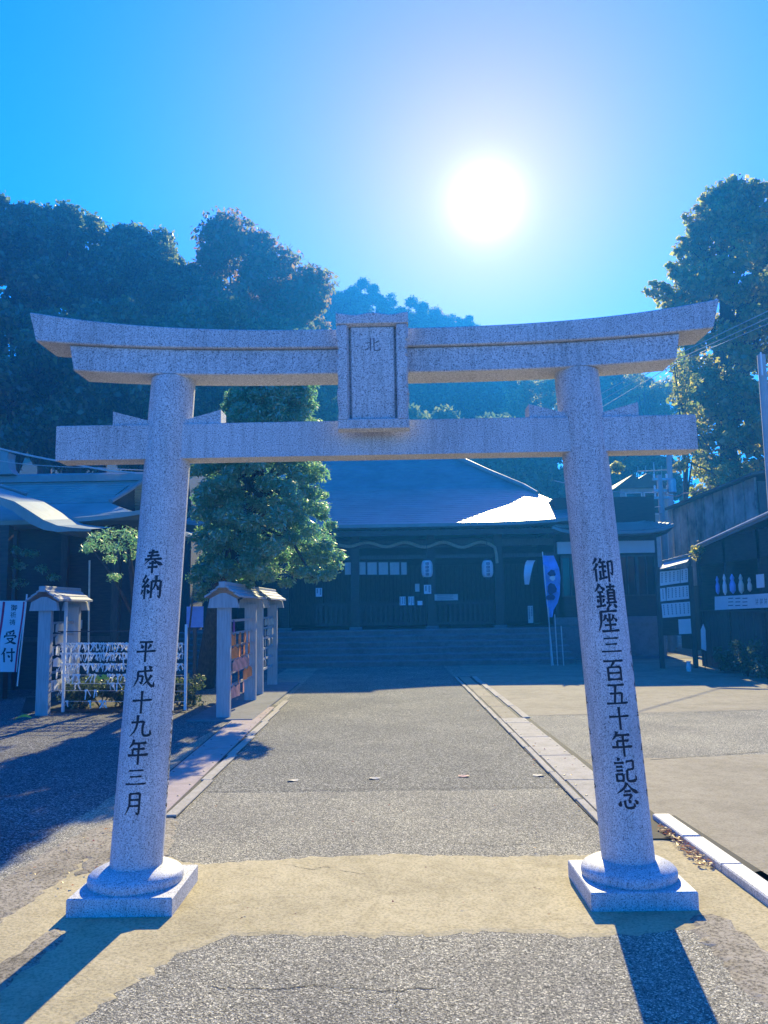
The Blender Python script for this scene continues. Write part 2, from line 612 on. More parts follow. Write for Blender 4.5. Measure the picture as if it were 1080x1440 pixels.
mb = MB()
mb.sheet([(-400, -60, 0), (400, -60, 0), (400, 700, 0), (-400, 700, 0)])
structure(mb.build('ground', 'asphalt'))
mb = MB()
nx, ny = 40, 26
for j in range(ny + 1):
    for i in range(nx + 1):
        x = -110 + 220 * i / nx
        y = 27 + 170 * (j / ny) ** 1.2
        mb.v.append((x, y, hill_z(x, y) - 0.06 + 0.5 * math.sin(x * .7) * math.sin(y * .4) * (1 if hill_z(x, y) > 2 else 0)))
for j in range(ny):
    for i in range(nx):
        a = j * (nx + 1) + i
        mb.f.append((a, a + 1, a + nx + 2, a + nx + 1))
structure(mb.build('hill', 'hill', smooth=True))


def feather(P, z):
    m_ = MB()
    n = len(P)
    area = sum(P[i][0] * P[(i + 1) % n][1] - P[(i + 1) % n][0] * P[i][1] for i in range(n))
    sg = 1 if area > 0 else -1
    O = []
    for i in range(n):
        a, b = Vector(P[i - 1]), Vector(P[(i + 1) % n])
        d = (b - a).normalized()
        w_ = .03 + .02 * abs(math.sin(i * 7.7))
        O.append((P[i][0] + sg * d.y * w_, P[i][1] - sg * d.x * w_, .0004))
    m_.v = list(P) + O
    m_.f = [tuple(range(n))] + [(i, (i + 1) % n, n + (i + 1) % n, n + i) for i in range(n)]
    return m_


def px_sheet(name, mat, pts, z, amp=0.0, seed=1, step=0.15):
    P = [G(u, v, 0) for u, v in pts]
    P = [(p.x, p.y, z) for p in P]
    if amp:
        P = wobble(P, amp, step, seed)
    return structure((feather(P, z) if amp else MB().sheet(P)).build(name, mat))


# inner and outer edge of the paved strips beside the path (world lines)
def xin(Y):
    return 1.552 - 0.0102 * (Y - 1.4)


def xout(Y):
    return 2.055 - 0.012 * (Y - 1.7)


def xlin(Y):
    return -1.62 - 0.022 * (Y - 1.56)


XLO = G(255.6, 1071)
XLO2 = G(300, 1034)


def xlout(Y):
    return XLO.x + (XLO2.x - XLO.x) * (Y - XLO.y) / (XLO2.y - XLO.y)


def world_sheet(name, mat, pts, z, amp=0.0, seed=1, step=0.15):
    P = [(x, y, z) for x, y in pts]
    if amp:
        P = wobble(P, amp, step, seed)
    return structure((feather(P, z) if amp else MB().sheet(P)).build(name, mat))


YB = G(540, 1112).y
YF = G(540, 1215).y
world_sheet('path', 'asphalt_pale', [(xlin(YB) + .02, YB), (xin(YB) - .02, YB - .03), (xin(12.6) - .02, 12.4), (xin(17) - .02, 17.6), (xlin(17), 17.6), (xlin(9), 9)], 0.004, 0.018, 3, 0.12)
world_sheet('path', 'asphalt', [(xlin(.2), YF - .3), (xin(.2), YF - .3), (xin(YB), YB + .02), (xlin(YB), YB + .05)], 0.003, 0.0, 5)
px_sheet('concrete_band', 'concrete', [(-60, 1345), (0, 1300), (150, 1180), (200, 1190), (265, 1217), (430, 1207), (560, 1203), (700, 1206), (845, 1203), (925, 1180), (1010, 1230), (1120, 1300), (1120, 1420), (985, 1300), (860, 1312), (700, 1308), (560, 1312), (400, 1311), (318, 1312), (240, 1340), (130, 1412), (40, 1480), (-160, 1640), (-200, 1480)], 0.0035, 0.028, 8, 0.05)
px_sheet('mortar_strip', 'mortar', [(975, 1296), (1006, 1288), (1110, 1372), (1110, 1440), (1060, 1388)], 0.010, 0.02, 9, 0.06)
px_sheet('mortar_strip', 'mortar', [(-80, 1345), (-80, 1300), (0, 1247), (75, 1195), (130, 1168), (158, 1160), (150, 1185), (60, 1252), (0, 1293)], 0.010, 0.02, 10, 0.06)
px_sheet('mortar_strip', 'mortar', [(156, 1172), (235, 1128), (243, 1160), (232, 1205), (170, 1212), (110, 1232)], 0.009, 0.02, 11, 0.06)
px_sheet('mortar_strip', 'mortar', [(-20, 1378), (80, 1310), (90, 1318), (-20, 1404)], 0.009, 0.02, 12, 0.06)
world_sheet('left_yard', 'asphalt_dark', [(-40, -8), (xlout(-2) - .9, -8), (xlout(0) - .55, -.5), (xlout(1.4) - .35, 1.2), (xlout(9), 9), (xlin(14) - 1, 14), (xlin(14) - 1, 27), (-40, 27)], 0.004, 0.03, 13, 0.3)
# right yard: paving of several ages
ya, yb2, yc = G(760, 1006).y, G(915, 1068).y, G(760, 958).y
world_sheet('concrete_yard', 'concrete_pad', [(xout(ya) + .02, ya), (5, ya + .25), (12, ya + .7), (14, 27), (xout(16), 27), (xout(12.6), 12.6)], 0.004, 0.012, 14, 0.12)
world_sheet('concrete_yard', 'concrete_pad', [(xout(-.5) + .02, -2.5), (12, -2.5), (12, yb2 + .6), (4.6, yb2 + .25), (3, yb2 + .02), (xout(yb2) + .02, yb2)], 0.0045, 0.012, 15, 0.12)
px_sheet('gravel_patch', 'mortar', [(1046, 1232), (1110, 1222), (1110, 1262), (1075, 1250)], 0.012, 0.02, 16, 0.05)

# drain strips with cover plates, raised kerb stones
chan = MB()
chan.sheet([(xin(1.0), 1.0, 0.013), (xout(1.0), 1.0, 0.013), (xout(14), 14, 0.013), (xin(14), 14, 0.013)])
dr = structure(chan.build('drain_channel', 'gap'))
y = 1.62
Yend = G(700, 1012).y
k = 0
while y < Yend - .3:
    ln = min(1.22, Yend - y)
    p = MB().bevbox(xin(y) + .085, xout(y) - .075, y + .008, y + ln - .008, 0.0135, 0.024, .004).build('cover_plate', 'plate', dr)
    b = MB()
    for yy in np.arange(y + .2, y + ln - .1, .4):
        for xx in (xin(y) + .12, xout(y) - .11):
            b.lathe([(.011, 0), (.011, .004), (.006, .006)], (xx, yy, .0235), 8)
    b.build('bolt', 'darkmetal', p)
    y += ln
    k += 1
y = .9
while y < 13.2:
    ln = random.uniform(1.0, 1.6)
    MB().bevbox(xin(y), xin(y) + .062, y + .004, y + ln - .004, 0.0135, 0.028, .004).build('edge_stone', 'plate', dr)
    y += ln
y = Yend
while y < 13.2:
    MB().bevbox(xin(y) + .10, xout(y) - .15, y + .006, y + 1.36, 0.0135, 0.022, .004).build('concrete_infill', 'concrete_pad', dr)
    MB().bevbox(xout(y) - .095, xout(y) + .01, y + .006, y + 1.35, 0.0135, 0.030, .005).build('edge_stone', 'plate', dr)
    y += 1.37
kb = structure(MB().sheet([(xout(1.5) - .02, 1.6, .012), (xout(1.5) + .13, 1.6, .012), (xout(-3) + .33, -3.2, .012), (xout(-3) + .1, -3.2, .012)]).build('kerb', 'gap'))
kx0, kx1 = G(918, 1154), G(1080, 1276)
kdir = (kx1 - kx0)
for i in range(7):
    a = kx0 + kdir * (i * .34)
    b_ = kx0 + kdir * (i * .34 + .328)
    wv = .13 + random.uniform(-.006, .006)
    hz = .05 + random.uniform(-.004, .006)
    m_ = MB()
    vs = []
    for z, d in ((0, 0), (hz - .008, 0), (hz, .008)):
        vs += [(b_.x + d, b_.y + d, z), (b_.x + wv - d, b_.y + d, z), (a.x + wv - d, a.y - d, z), (a.x + d, a.y - d, z)]
    fs = [(3, 2, 1, 0), (8, 9, 10, 11)] + [(q + i2, q + (i2 + 1) % 4, q + 4 + (i2 + 1) % 4, q + 4 + i2) for q in (0, 4) for i2 in range(4)]
    m_.add(vs, fs).build('kerb_stone', 'granite', kb)
# left drain
chl = structure(MB().sheet([(xlout(1.74), 1.74, .012), (xlin(1.74), 1.74, .012), (xlin(9), 9, .012), (xlout(9), 9, .012)]).build('drain_channel', 'gap'))
y = 1.75
while y < 8.6:
    p = MB()
    y1 = min(y + 1.5, 8.7)
    vs = []
    for z, d in ((.0125, 0), (.020, 0), (.024, .004)):
        vs += [(xlout(y) + .03 + d, y + .006 + d, z), (xlin(y) - .115 - d, y + .006 + d, z), (xlin(y1) - .115 - d, y1 - .006 - d, z), (xlout(y1) + .03 + d, y1 - .006 - d, z)]
    fs = [(3, 2, 1, 0), (8, 9, 10, 11)] + [(q + i2, q + (i2 + 1) % 4, q + 4 + (i2 + 1) % 4, q + 4 + i2) for q in (0, 4) for i2 in range(4)]
    p = p.add(vs, fs).build('cover_plate', 'plate_pink', chl)
    b = MB()
    for yy in np.arange(y + .2, y1 - .1, .45):
        for xx in (xlout(yy) + .07, xlin(yy) - .15):
            b.lathe([(.011, 0), (.011, .004), (.006, .006)], (xx, yy, .0235), 8)
    b.build('bolt', 'darkmetal', p)
    y = y1
y = 1.75
while y < 8.8:
    MB().bevbox(xlin(y) - .095, xlin(y) - .005, y + .004, y + 1.3, 0.0125, 0.026, .004).build('edge_stone', 'plate', chl)
    y += 1.305
def crack(pts, wd, seed, z=.0068):
    rnd = random.Random(seed)
    P = [G(u, v) for u, v in pts]
    A, B = [], []
    for i in range(len(P) - 1):
        for k in range(14):
            t = k / 14
            q = P[i].lerp(P[i + 1], t)
            q = q + Vector((rnd.uniform(-.012, .012), rnd.uniform(-.012, .012), 0))
            ww = wd * rnd.uniform(.25, 1.1)
            A.append((q.x, q.y - ww, z))
            B.append((q.x + rnd.uniform(-.003, .003), q.y + ww, z))
    structure(MB().strip(A, B).build('crack', 'gap', fix=False))


crack([(300, 1388), (380, 1392), (450, 1386), (540, 1394), (628, 1388)], .0035, 1, .002)
crack([(556, 1394), (562, 1440)], .003, 2, .002)
crack([(300, 1114), (420, 1112), (560, 1110), (700, 1109), (800, 1107)], .004, 3, .0068)
crack([(915, 1069), (990, 1064), (1080, 1056)], .009, 4, .0068)
crack([(760, 1007), (850, 1004), (960, 1003), (1080, 998)], .008, 5, .0068)
crack([(640, 1186), (700, 1190), (790, 1184)], .003, 6, .0055)
crack([(400, 1216), (440, 1224), (455, 1220), (520, 1232)], .003, 7, .0055)
# fallen leaves in the strip right of the torii and a few by the path
def leaf_litter(name, pts, n, size, seed):
    rnd = random.Random(seed)
    m_ = MB()
    P = [G(u, v) for u, v in pts]
    for _ in range(n):
        a, b_ = rnd.random(), rnd.random()
        q = P[0].lerp(P[1], a).lerp(P[3].lerp(P[2], a), b_)
        t = rnd.uniform(0, 6.28)
        s = size * rnd.uniform(.5, 1.2)
        c, s_ = math.cos(t) * s, math.sin(t) * s
        z = .018 + rnd.random() * .012
        m_.add([(q.x - c, q.y - s_, z), (q.x + s_ * .4, q.y - c * .4, z + rnd.uniform(0, .012)), (q.x + c, q.y + s_, z + .004), (q.x - s_ * .4, q.y + c * .4, z + rnd.uniform(0, .01))], [(0, 1, 2, 3)])
    return stuff(m_.build(name, 'deadleaf', fix=False))


leaf_litter('fallen_leaves', [(922, 1168), (938, 1160), (1020, 1222), (985, 1222)], 260, .022, 3)
leaf_litter('fallen_leaves', [(20, 1240), (150, 1165), (235, 1150), (90, 1262)], 70, .014, 4)
leaf_litter('fallen_leaves', [(640, 985), (860, 1180), (930, 1190), (690, 975)], 60, .016, 5)
leaf_litter('fallen_leaves', [(300, 1130), (860, 1130), (900, 1300), (260, 1300)], 45, .011, 6)
for i, (u, v, lb) in enumerate([(412, 1099, 'pale dry leaf lying on the asphalt path, leftmost of four'), (527, 1096, 'pale dry leaf lying in the middle of the asphalt path'),
                                (652, 1093, 'reddish dry leaf lying on the path towards the right'), (757, 1092, 'small pale dry leaf beside the right drain strip')]):
    p = G(u, v)
    m_ = MB()
    n = 10
    vs = [(p.x + .055 * math.cos(a), p.y + .035 * math.sin(a), .008 + .006 * (1 + math.sin(2 * a + i))) for a in [2 * math.pi * q / n for q in range(n)]] + [(p.x, p.y, .02)]
    m_.add(vs, [(q, (q + 1) % n, n) for q in range(n)])
    tag(m_.build('dry_leaf', 'pinkp' if i == 2 else 'palewood', base=(p.x, p.y, .01)), lb, 'leaf', 'dry leaves on the path')

# ------------------------------------------------------------------ torii
T = empty('stone_torii', (0, 0, 0), 'pale grey granite torii gate with black carved characters down both pillars', 'torii gate')
A0, ZB, BB, ZK, AT, ZT, R0, RT = 1.3835, .1878, .281, .0971, 1.2167, 2.9783, .1454, .1299


def pil_c(s, z):
    t = (z - ZB) / (ZT - ZB)
    return s * (A0 + (AT - A0) * t), R0 + (RT - R0) * t


def irreg(o, amp):
    return o


for s in (-1, 1):
    m_ = MB()
    n = 64
    zs = np.linspace(ZB - .01, ZT + .012, 14)
    for z in zs:
        c, r = pil_c(s, z)
        for k in range(n):
            t = 2 * math.pi * k / n
            m_.v.append((c + r * math.cos(t), r * math.sin(t), z))
    for i in range(len(zs) - 1):
        for k in range(n):
            j = (k + 1) % n
            m_.f.append((i * n + k, i * n + j, (i + 1) * n + j, (i + 1) * n + k))
    pil = m_.build('pillar', 'granite', T, smooth=True)
    MB().lathe([(.255, ZK - .002), (.260, ZK + .008), (.262, ZK + .03), (.258, ZK + .045), (.245, ZK + .058), (.215, ZK + .074), (.18, ZK + .086), (.152, ZK + .0905), (.10, ZK + .0905)],
               (s * A0, 0, 0), 64).build('round_plinth', 'granite', T, smooth=True)
    MB().bevbox(s * A0 - BB, s * A0 + BB, -BB, BB, -.01 if s > 0 else -.02, ZK, .006).build('base_block', 'granite', T)

    def place_on(cz, wdt, hgt, ang0=0.0, off=.0012):
        def pl(x, yv):
            z = cz + (50 - yv) / 100 * hgt
            c, r = pil_c(s, z)
            r += off
            th = ang0 + (x - 50) / 100 * wdt / r
            return (c + r * math.sin(th), -r * math.cos(th), z)
        return pl
    txt = list(zip('奉納平成十九年三月', [789, 825, 915, 952, 987, 1021, 1057, 1093, 1130])) if s < 0 else \
        list(zip('御鎮座三百五十年記念', [801, 838, 872, 907, 942, 976, 1010, 1046, 1083, 1119]))
    for ch, v in txt:
        z = at(215 if s < 0 else 860, v, -.14).z
        hg = .142 if ch in '奉納御鎮座念年記' else .13
        if ch in '三':
            hg = .105
        g = MB()
        glyph(g, ch, place_on(z, .128 if ch != '月' else .112, hg), 12.5)
        g.build('carved_character', 'ink', pil, fix=False)
    # worn small marks wrapping round the flanks of the pillars
    rnd = random.Random(5 + s)
    for ang, v0, v1, cnt in ([(1.62, 1000, 1140, 11)] if s < 0 else [(-1.58, 965, 1130, 4), (1.10, 905, 1125, 10)]):
        for q in range(cnt):
            v = v0 + (v1 - v0) * (q + .5) / cnt
            z = at(190 if s < 0 else 860, v, -.05).z
            g = MB()
            ST['~'] = ';'.join('%s%d,%d %d,%d' % (rnd.choice('hpd'), rnd.randint(10, 45), rnd.randint(5, 90), rnd.randint(55, 95), rnd.randint(5, 95)) for _ in range(4))
            glyph(g, '~', place_on(z, .06, .055, ang), 13)
            g.build('worn_mark', 'ink', pil, fix=False)


def beam(name, zb, zt, xb, xt, dep, nb, nt_, parent, n=40, topslope=0.0):
    """curved-up lintel; zb/zt are functions of |x| fraction"""
    m_ = MB()
    rows = []
    for i in range(n + 1):
        u = -1 + 2 * i / n
        zz0, zz1 = zb(abs(u)), zt(abs(u))
        x0, x1 = u * xb, u * xt
        e = .006
        rows.append([(x0, -dep + e, zz0), (x0, -dep, zz0 + e), (x1, -dep, zz1 - e), (x1, -dep + e, zz1), (x1, 0, zz1 + topslope), (x1, dep - e, zz1), (x1, dep, zz1 - e), (x0, dep, zz0 + e), (x0, dep - e, zz0)])
    k = len(rows[0])
    for r_ in rows:
        m_.v += r_
    for i in range(n):
        for j in range(k):
            j2 = (j + 1) % k
            m_.f.append((i * k + j, i * k + j2, (i + 1) * k + j2, (i + 1) * k + j))
    m_.f.append(tuple(range(k)))
    m_.f.append(tuple(n * k + q for q in reversed(range(k))))
    return m_.build(name, 'granite', parent, smooth=True)


zk_top_c = at(400, 462, -.178).z
rise = 3.3772 - zk_top_c
zk_bot_c = at(400, 487.5, -.178).z
beam('upper_lintel', lambda u: zk_bot_c + (3.1996 - zk_bot_c) * u ** 2.7, lambda u: zk_top_c + rise * u ** 2.8, 1.994, 2.036, .152, 0, 0, T, 48, .02)
beam('lower_lintel', lambda u: 2.975 + .05 * u ** 3, lambda u: zk_bot_c + (3.1996 - zk_bot_c) * (u * .905) ** 2.7 - .0015, 1.777, 1.802, .1236, 0, 0, T, 44)
# tie beam in three lengths either side of the pillars
for x0, x1 in ((-1.8847, -1.30), (-1.30, 1.30), (1.30, 1.8847)):
    d = .0864 if abs(x0 + x1) < .1 else .0855
    MB().bevbox(x0, x1, -d, d, 2.492, 2.7009, .006).build('tie_beam', 'granite', T)
for s in (-1, 1):
    for io in (-1, 1):
        z0 = 2.7015
        c, r = pil_c(s, z0)
        xa = c + io * (r - .03)
        xb = c + io * (r + .19)
        MB().prism([(xa, z0), (xb, z0), (xb, z0 + .082), (xa, z0 + .022)], 'y', -.072, .072).build('wedge', 'granite', T)
MB().box(-.11, .11, -.07, .07, 2.70, 2.977).build('centre_strut', 'granite', T)
# plaque, leaning forward a little at the top
PT, PB = at(523, 444, -.26), at(528, 607, -.20)
pw2 = (at(574, 520, -.23).x - at(475, 520, -.23).x) / 2
pxc = (at(574, 520, -.23).x + at(475, 520, -.23).x) / 2


def pq(x, z, y):  # x in -1..1 units of metres, z height, y outwards
    t = (z - PB.z) / (PT.z - PB.z)
    return (pxc + x, -.19 - .055 * t - y, z)


fr = MB()
bw = .066
z0, z1 = PB.z, PT.z


def bar(x0, x1, za, zb_, y0, y1, notch=None, wavy=None, n=28, vert=True):
    rows = []
    for i in range(n + 1):
        t = i / n
        if vert:
            z = za + (zb_ - za) * t
            a, b_ = x0, x1
            if notch:
                a, b_ = notch(t, a, b_)
            rows.append([pq(a, z, y0), pq(a, z, y1 - .006), pq(a + .006, z, y1), pq(b_ - .012, z, y1), pq(b_, z, y1 - .02), pq(b_, z, y0)])
        else:
            x = x0 + (x1 - x0) * t
            top = zb_ + (wavy(t) if wavy else 0)
            rows.append([pq(x, za, y0), pq(x, za, y1 - .02), pq(x, za + .012, y1), pq(x, top - .006, y1), pq(x, top, y1 - .006), pq(x, top, y0)])
    k = 6
    b = len(fr.v)
    for r_ in rows:
        fr.v += r_
    for i in range(n):
        for j in range(k):
            fr.f.append((b + i * k + j, b + i * k + (j + 1) % k, b + (i + 1) * k + (j + 1) % k, b + (i + 1) * k + j))
    fr.f.append(tuple(b + j for j in range(k)))
    fr.f.append(tuple(b + n * k + j for j in reversed(range(k))))


def nl(t, a, b_):
    c = .008 if (int(t * 60) % 5 == 0 and (.2 < t < .38 or .66 < t < .88 or abs(t - .55) < .03)) else 0
    return a + c + .004 * math.sin(t * 19), b_


def nr(t, a, b_):
    c = .008 if (int(t * 60) % 5 == 0 and (.2 < t < .38 or .66 < t < .88 or abs(t - .55) < .03)) else 0
    return a, b_ - c - .004 * math.sin(t * 19)


bar(-pw2, -pw2 + bw, z0 + bw, z1 - bw, 0, .055, nl, n=60)
bar(pw2 - bw, pw2, z0 + bw, z1 - bw, 0, .055, nr, n=60)
bar(-pw2 - .004, pw2 + .004, z1 - bw - .002, z1, 0, .058, None, lambda t: .006 * math.cos((t - .5) * 4 * math.pi), 40, False)
bar(-pw2 - .001, pw2 + .001, z0, z0 + bw + .002, 0, .052, None, None, 24, False)
pf = fr.build('plaque_frame', 'granite', T, smooth=True)
pn = MB()
xi = pw2 - bw - .012
vs = []
for y_ in (.0, .028, .034):
    d = .006 if y_ > .03 else 0
    vs += [pq(-xi + d, z0 + bw - .02 + d, y_), pq(xi - d, z0 + bw - .02 + d, y_), pq(xi - d, z1 - bw - .004 - d, y_), pq(-xi + d, z1 - bw - .004 - d, y_)]
pn.add(vs, [(0, 1, 2, 3), (11, 10, 9, 8)] + [(q + i, q + (i + 1) % 4, q + 4 + (i + 1) % 4, q + 4 + i) for q in (0, 4) for i in range(4)])
MB().add([pq(-pw2 + .03, z0 + .03, .002), pq(pw2 - .03, z0 + .03, .002), pq(pw2 - .03, z1 - .03, .002), pq(-pw2 + .03, z1 - .03, .002),
          pq(-pw2 + .03, z0 + .03, -.03), pq(pw2 - .03, z0 + .03, -.03), pq(pw2 - .03, z1 - .03, -.03), pq(-pw2 + .03, z1 - .03, -.03)],
         [(0, 1, 2, 3), (7, 6, 5, 4), (0, 4, 5, 1), (1, 5, 6, 2), (2, 6, 7, 3), (3, 7, 4, 0)]).build('plaque_back', 'granite', pf)
pp = pn.build('plaque_panel', 'granite', pf)
g = MB()
glyph(g, '北', lambda x, y_: pq((x - 50) / 100 * .095, z1 - bw - .065 - y_ / 100 * .085, .0352), 8)
pc = at(525, 485, -.28)
# the character belongs to the panel (third level)
gm = g.build('carved_character', 'faint', pf, fix=False)

# ------------------------------------------------------------------ roofs
def course_roof(name, mat, x0, x1, y0, y1, fs, ss, zs, parent, flare=.25, per=.16, lip=.022, thick=.14, nseg=22):
    """hip roof of stacked courses: insets fs (front/back) and ss (sides) at heights zs"""
    m_ = MB()
    lev = []
    tot = 0
    for i in range(len(zs) - 1):
        ln = math.hypot(fs[i + 1] - fs[i], zs[i + 1] - zs[i])
        n = max(1, int(ln / per))
        for k in range(n):
            t = k / n
            lev.append((fs[i] + (fs[i + 1] - fs[i]) * t, ss[i] + (ss[i + 1] - ss[i]) * t, zs[i] + (zs[i + 1] - zs[i]) * t))
    lev.append((fs[-1], ss[-1], zs[-1]))

    def ring(f, s_, z, dz):
        pts = []
        a, b_, c, d = x0 + s_, x1 - s_, y0 + f, y1 - f
        if d < c + .05:
            c = d = (y0 + y1) / 2
            c -= .02
            d += .02
        fl = flare * max(0, 1 - (z - zs[0]) / (zs[-1] - zs[0]) * 2.2) ** 1.5
        corners = [(a, c), (b_, c), (b_, d), (a, d)]
        for q in range(4):
            p, r_ = corners[q], corners[(q + 1) % 4]
            for k in range(nseg):
                t = k / nseg
                e = abs(2 * t - 1) ** 5
                pts.append((p[0] + (r_[0] - p[0]) * t, p[1] + (r_[1] - p[1]) * t, z + dz + fl * e))
        return pts
    rings = [ring(lev[0][0] + .12, lev[0][1] + .12, lev[0][2], -thick), ring(lev[0][0], lev[0][1], lev[0][2], -thick * .75)]
    for i, (f, s_, z) in enumerate(lev):
        rings.append(ring(f, s_, z, 0 if i == 0 else -lip * .3))
        if i:
            rings.append(ring(f, s_, z, lip * .7))
    n = 4 * nseg
    for r_ in rings:
        m_.v += r_
    for i in range(len(rings) - 1):
        for k in range(n):
            j = (k + 1) % n
            m_.f.append((i * n + k, i * n + j, (i + 1) * n + j, (i + 1) * n + k))
    m_.f.append(tuple((len(rings) - 1) * n + k for k in range(n)))
    # soffit
    m_.f.append(tuple(reversed(range(n))))
    return m_.build(name, mat, parent, fix=True)


# ------------------------------------------------------------------ shrine hall
S = empty('shrine_hall', (0, 21, 0), 'dark timber shrine hall with wide curved copper roof at the end of the path', 'shrine hall')
XR = 6.3
rf = course_roof('roof', 'copper', -XR - .1, XR, 19.8, 34.2, [0, 2.1, 4.2, 6.2, 7.15], [0, .74, 1.47, 3.7, 4.7], [4.16, 4.95, 5.84, 7.33, 8.15], S, .22, .24, .010)
MB().prism([(26.7, 8.1), (27.3, 8.1), (27.25, 8.35), (27, 8.42), (26.75, 8.35)], 'x', -1.8, 1.7).build('ridge_cap', 'tile', rf)
for s in (-1, 1):
    pts = []
    for f, s_, z in ((7.1, 4.6, 8.12), (6.2, 3.7, 7.38), (5.2, 2.6, 6.62), (4.2, 1.47, 5.9), (3.3, 1.16, 5.50)):
        pts.append(((XR - s_) * s if s > 0 else -XR - .1 + s_, 19.8 + f, z))
    MB().tube(pts, [.10, .10, .09, .085, .07], 8).build('hip_ridge', 'tile', rf)
# rafters under the front eave
raf = None
for i in range(58):
    x = -6.0 + i * .208
    if raf is None:
        raf = MB().add([(x - .04, 20.0, 3.84), (x + .04, 20.0, 3.84), (x + .04, 20.0, 3.93), (x - .04, 20.0, 3.93), (x - .04, 22.4, 4.5), (x + .04, 22.4, 4.5), (x + .04, 22.4, 4.6), (x - .04, 22.4, 4.6)],
                       [(0, 1, 2, 3), (7, 6, 5, 4), (0, 4, 5, 1), (1, 5, 6, 2), (2, 6, 7, 3), (3, 7, 4, 0)]).build('rafter', 'wood2', S)
    else:
        shallow(raf, S, (i * .208, 0, 0))
MB().box(-6.05, 6.05, 19.96, 19.99, 3.80, 3.97).build('fascia', 'wood', S)
# stone platform and steps
PX0, PX1 = -6.4, 5.05
for i in range(6):
    yy = 17.6 + i * .37
    ztop = (i + 1) * .158
    MB().box(PX0 + .01, PX1 - .01, yy + .035, yy + .45, ztop - .158 if i == 0 else ztop - .17, ztop - .056).bevbox(PX0, PX1, yy, yy + .42 if i < 5 else yy + .5, ztop - .055, ztop, .015).build('step', 'stone', S)
MB().box(-6.9, 6.2, 19.85, 31, -.02, .93).build('platform', 'stone', S)
FL = .95
for x in (-5.6, -3.35, -1.12, 1.28, 3.42, 5.3):
    c = MB().bevbox(x - .13, x + .13, 20.75, 21.0, FL - .02, 3.95, .01).build('column', 'wood', S)
    MB().box(x - .2, x + .2, 20.68, 21.07, FL - .021, FL + .07).build('column_base', 'stone', c)
MB().box(-5.8, 5.5, 20.80, 20.96, 3.50, 3.72).build('head_beam', 'wood2', S)
MB().box(-5.8, 5.5, 20.82, 20.95, 3.14, 3.26).build('tie_rail', 'wood2', S)
MB().box(-5.9, 5.6, 24.2, 24.4, FL, 5.0).build('back_wall', 'wood', S)
for s in (-1, 1):
    MB().box(s * 5.6 - .08, s * 5.6 + .08, 21.05, 24.2, FL, 4.6).build('side_wall', 'wood', S)
# lattice doors on the back wall
for i in range(8):
    x = -4.9 + i * 1.25
    dpart = MB().box(x, x + 1.2, 24.08, 24.18, FL + .1, 3.1).build('lattice_door', 'wood2', S)
    q = MB()
    for k in range(7):
        q.box(x + .08 + k * .165, x + .11 + k * .165, 24.04, 24.08, FL + .9, 3.05)
    q.build('lattice', 'wood', dpart)
# low railing with slats between the front columns
rl = MB().box(-2.45, 3.4, 21.3, 21.38, FL + .74, FL + .82).build('railing', 'wood2', S)
MB().box(-2.45, 3.4, 21.3, 21.38, FL + .1, FL + .18).build('bottom_rail', 'wood2', rl)
sl = None
for i in range(37):
    x = -2.42 + i * .16
    if sl is None:
        sl = MB().box(x - .035, x + .035, 21.31, 21.37, FL + .18, FL + .74).build('slat', 'wood2', rl)
    else:
        shallow(sl, rl, (i * .16, 0, 0))
MB().box(-5.9, 5.6, 21.05, 24.2, FL - .03, FL + .004).build('floor_boards', 'wood', S)
MB().box(1.9, 3.0, 21.9, 22.7, FL, FL + .8).build('offering_chest', 'wood', S)

# wavy rope garland
pts = []
for i in range(49):
    t = i / 48
    u = 476 + t * 214
    v = 768 - 2 + 4.0 * math.sin(t * 4 * 2 * math.pi) * (0.6 + .4 * t)
    pts.append(at(u, v, 20.6))
pts += [at(696, 770, 20.6), at(698, 780, 20.6), at(699, 792, 20.6)]
tag(MB().tube(pts, .05, 8).build('straw_rope', 'straw', base=pts[0]), 'wavy pale straw rope strung beneath the eave of the shrine hall', 'rope')
# lanterns
for i, (u, v) in enumerate(((600.5, 800), (685.5, 800))):
    c = at(u, v, 20.45)
    Ln = empty('paper_lantern', (c.x, c.y, c.z - .3), ['white paper lantern hanging above the notices, left of two in the hall', 'white paper lantern hanging at the right end of the straw rope'][i], 'lantern', 'paper lanterns under the hall eave')
    bd = MB()
    prof = []
    for k in range(25):
        t = k / 24
        rr = .175 * (1 - .35 * abs(2 * t - 1) ** 4) + (.006 if k % 2 else 0)
        prof.append((rr, -.26 + .52 * t))
    bd.lathe(prof, c, 24).build('lantern_body', 'paper', Ln)
    cp = MB().lathe([(.10, .26), (.10, .31), (.03, .33)], c, 16).lathe([(.10, -.31), (.10, -.26)], c, 16)
    cp.build('lantern_cap', 'darkmetal', Ln)
    MB().tube([(c.x, c.y, c.z + .33), (c.x, c.y, 3.86)], .008, 6).build('cord', 'darkmetal', Ln)
    tx = MB()
    rnd = random.Random(i)
    for k in range(4):
        ST['~'] = ';'.join('%s%d,%d %d,%d' % ('h', 10, 12 + q * 26 + rnd.randint(-4, 4), 90, 10 + q * 26) for q in range(4)) + ';v50,0 50,100;v18,10 18,90;v84,10 84,90'
        glyph(tx, '~', lambda x, y_: (c.x + (x - 50) / 100 * .13, c.y - .185, c.z + .2 - k * .11 - y_ / 100 * .09), 12)
    tx.build('lettering', 'navy', Ln, fix=False)


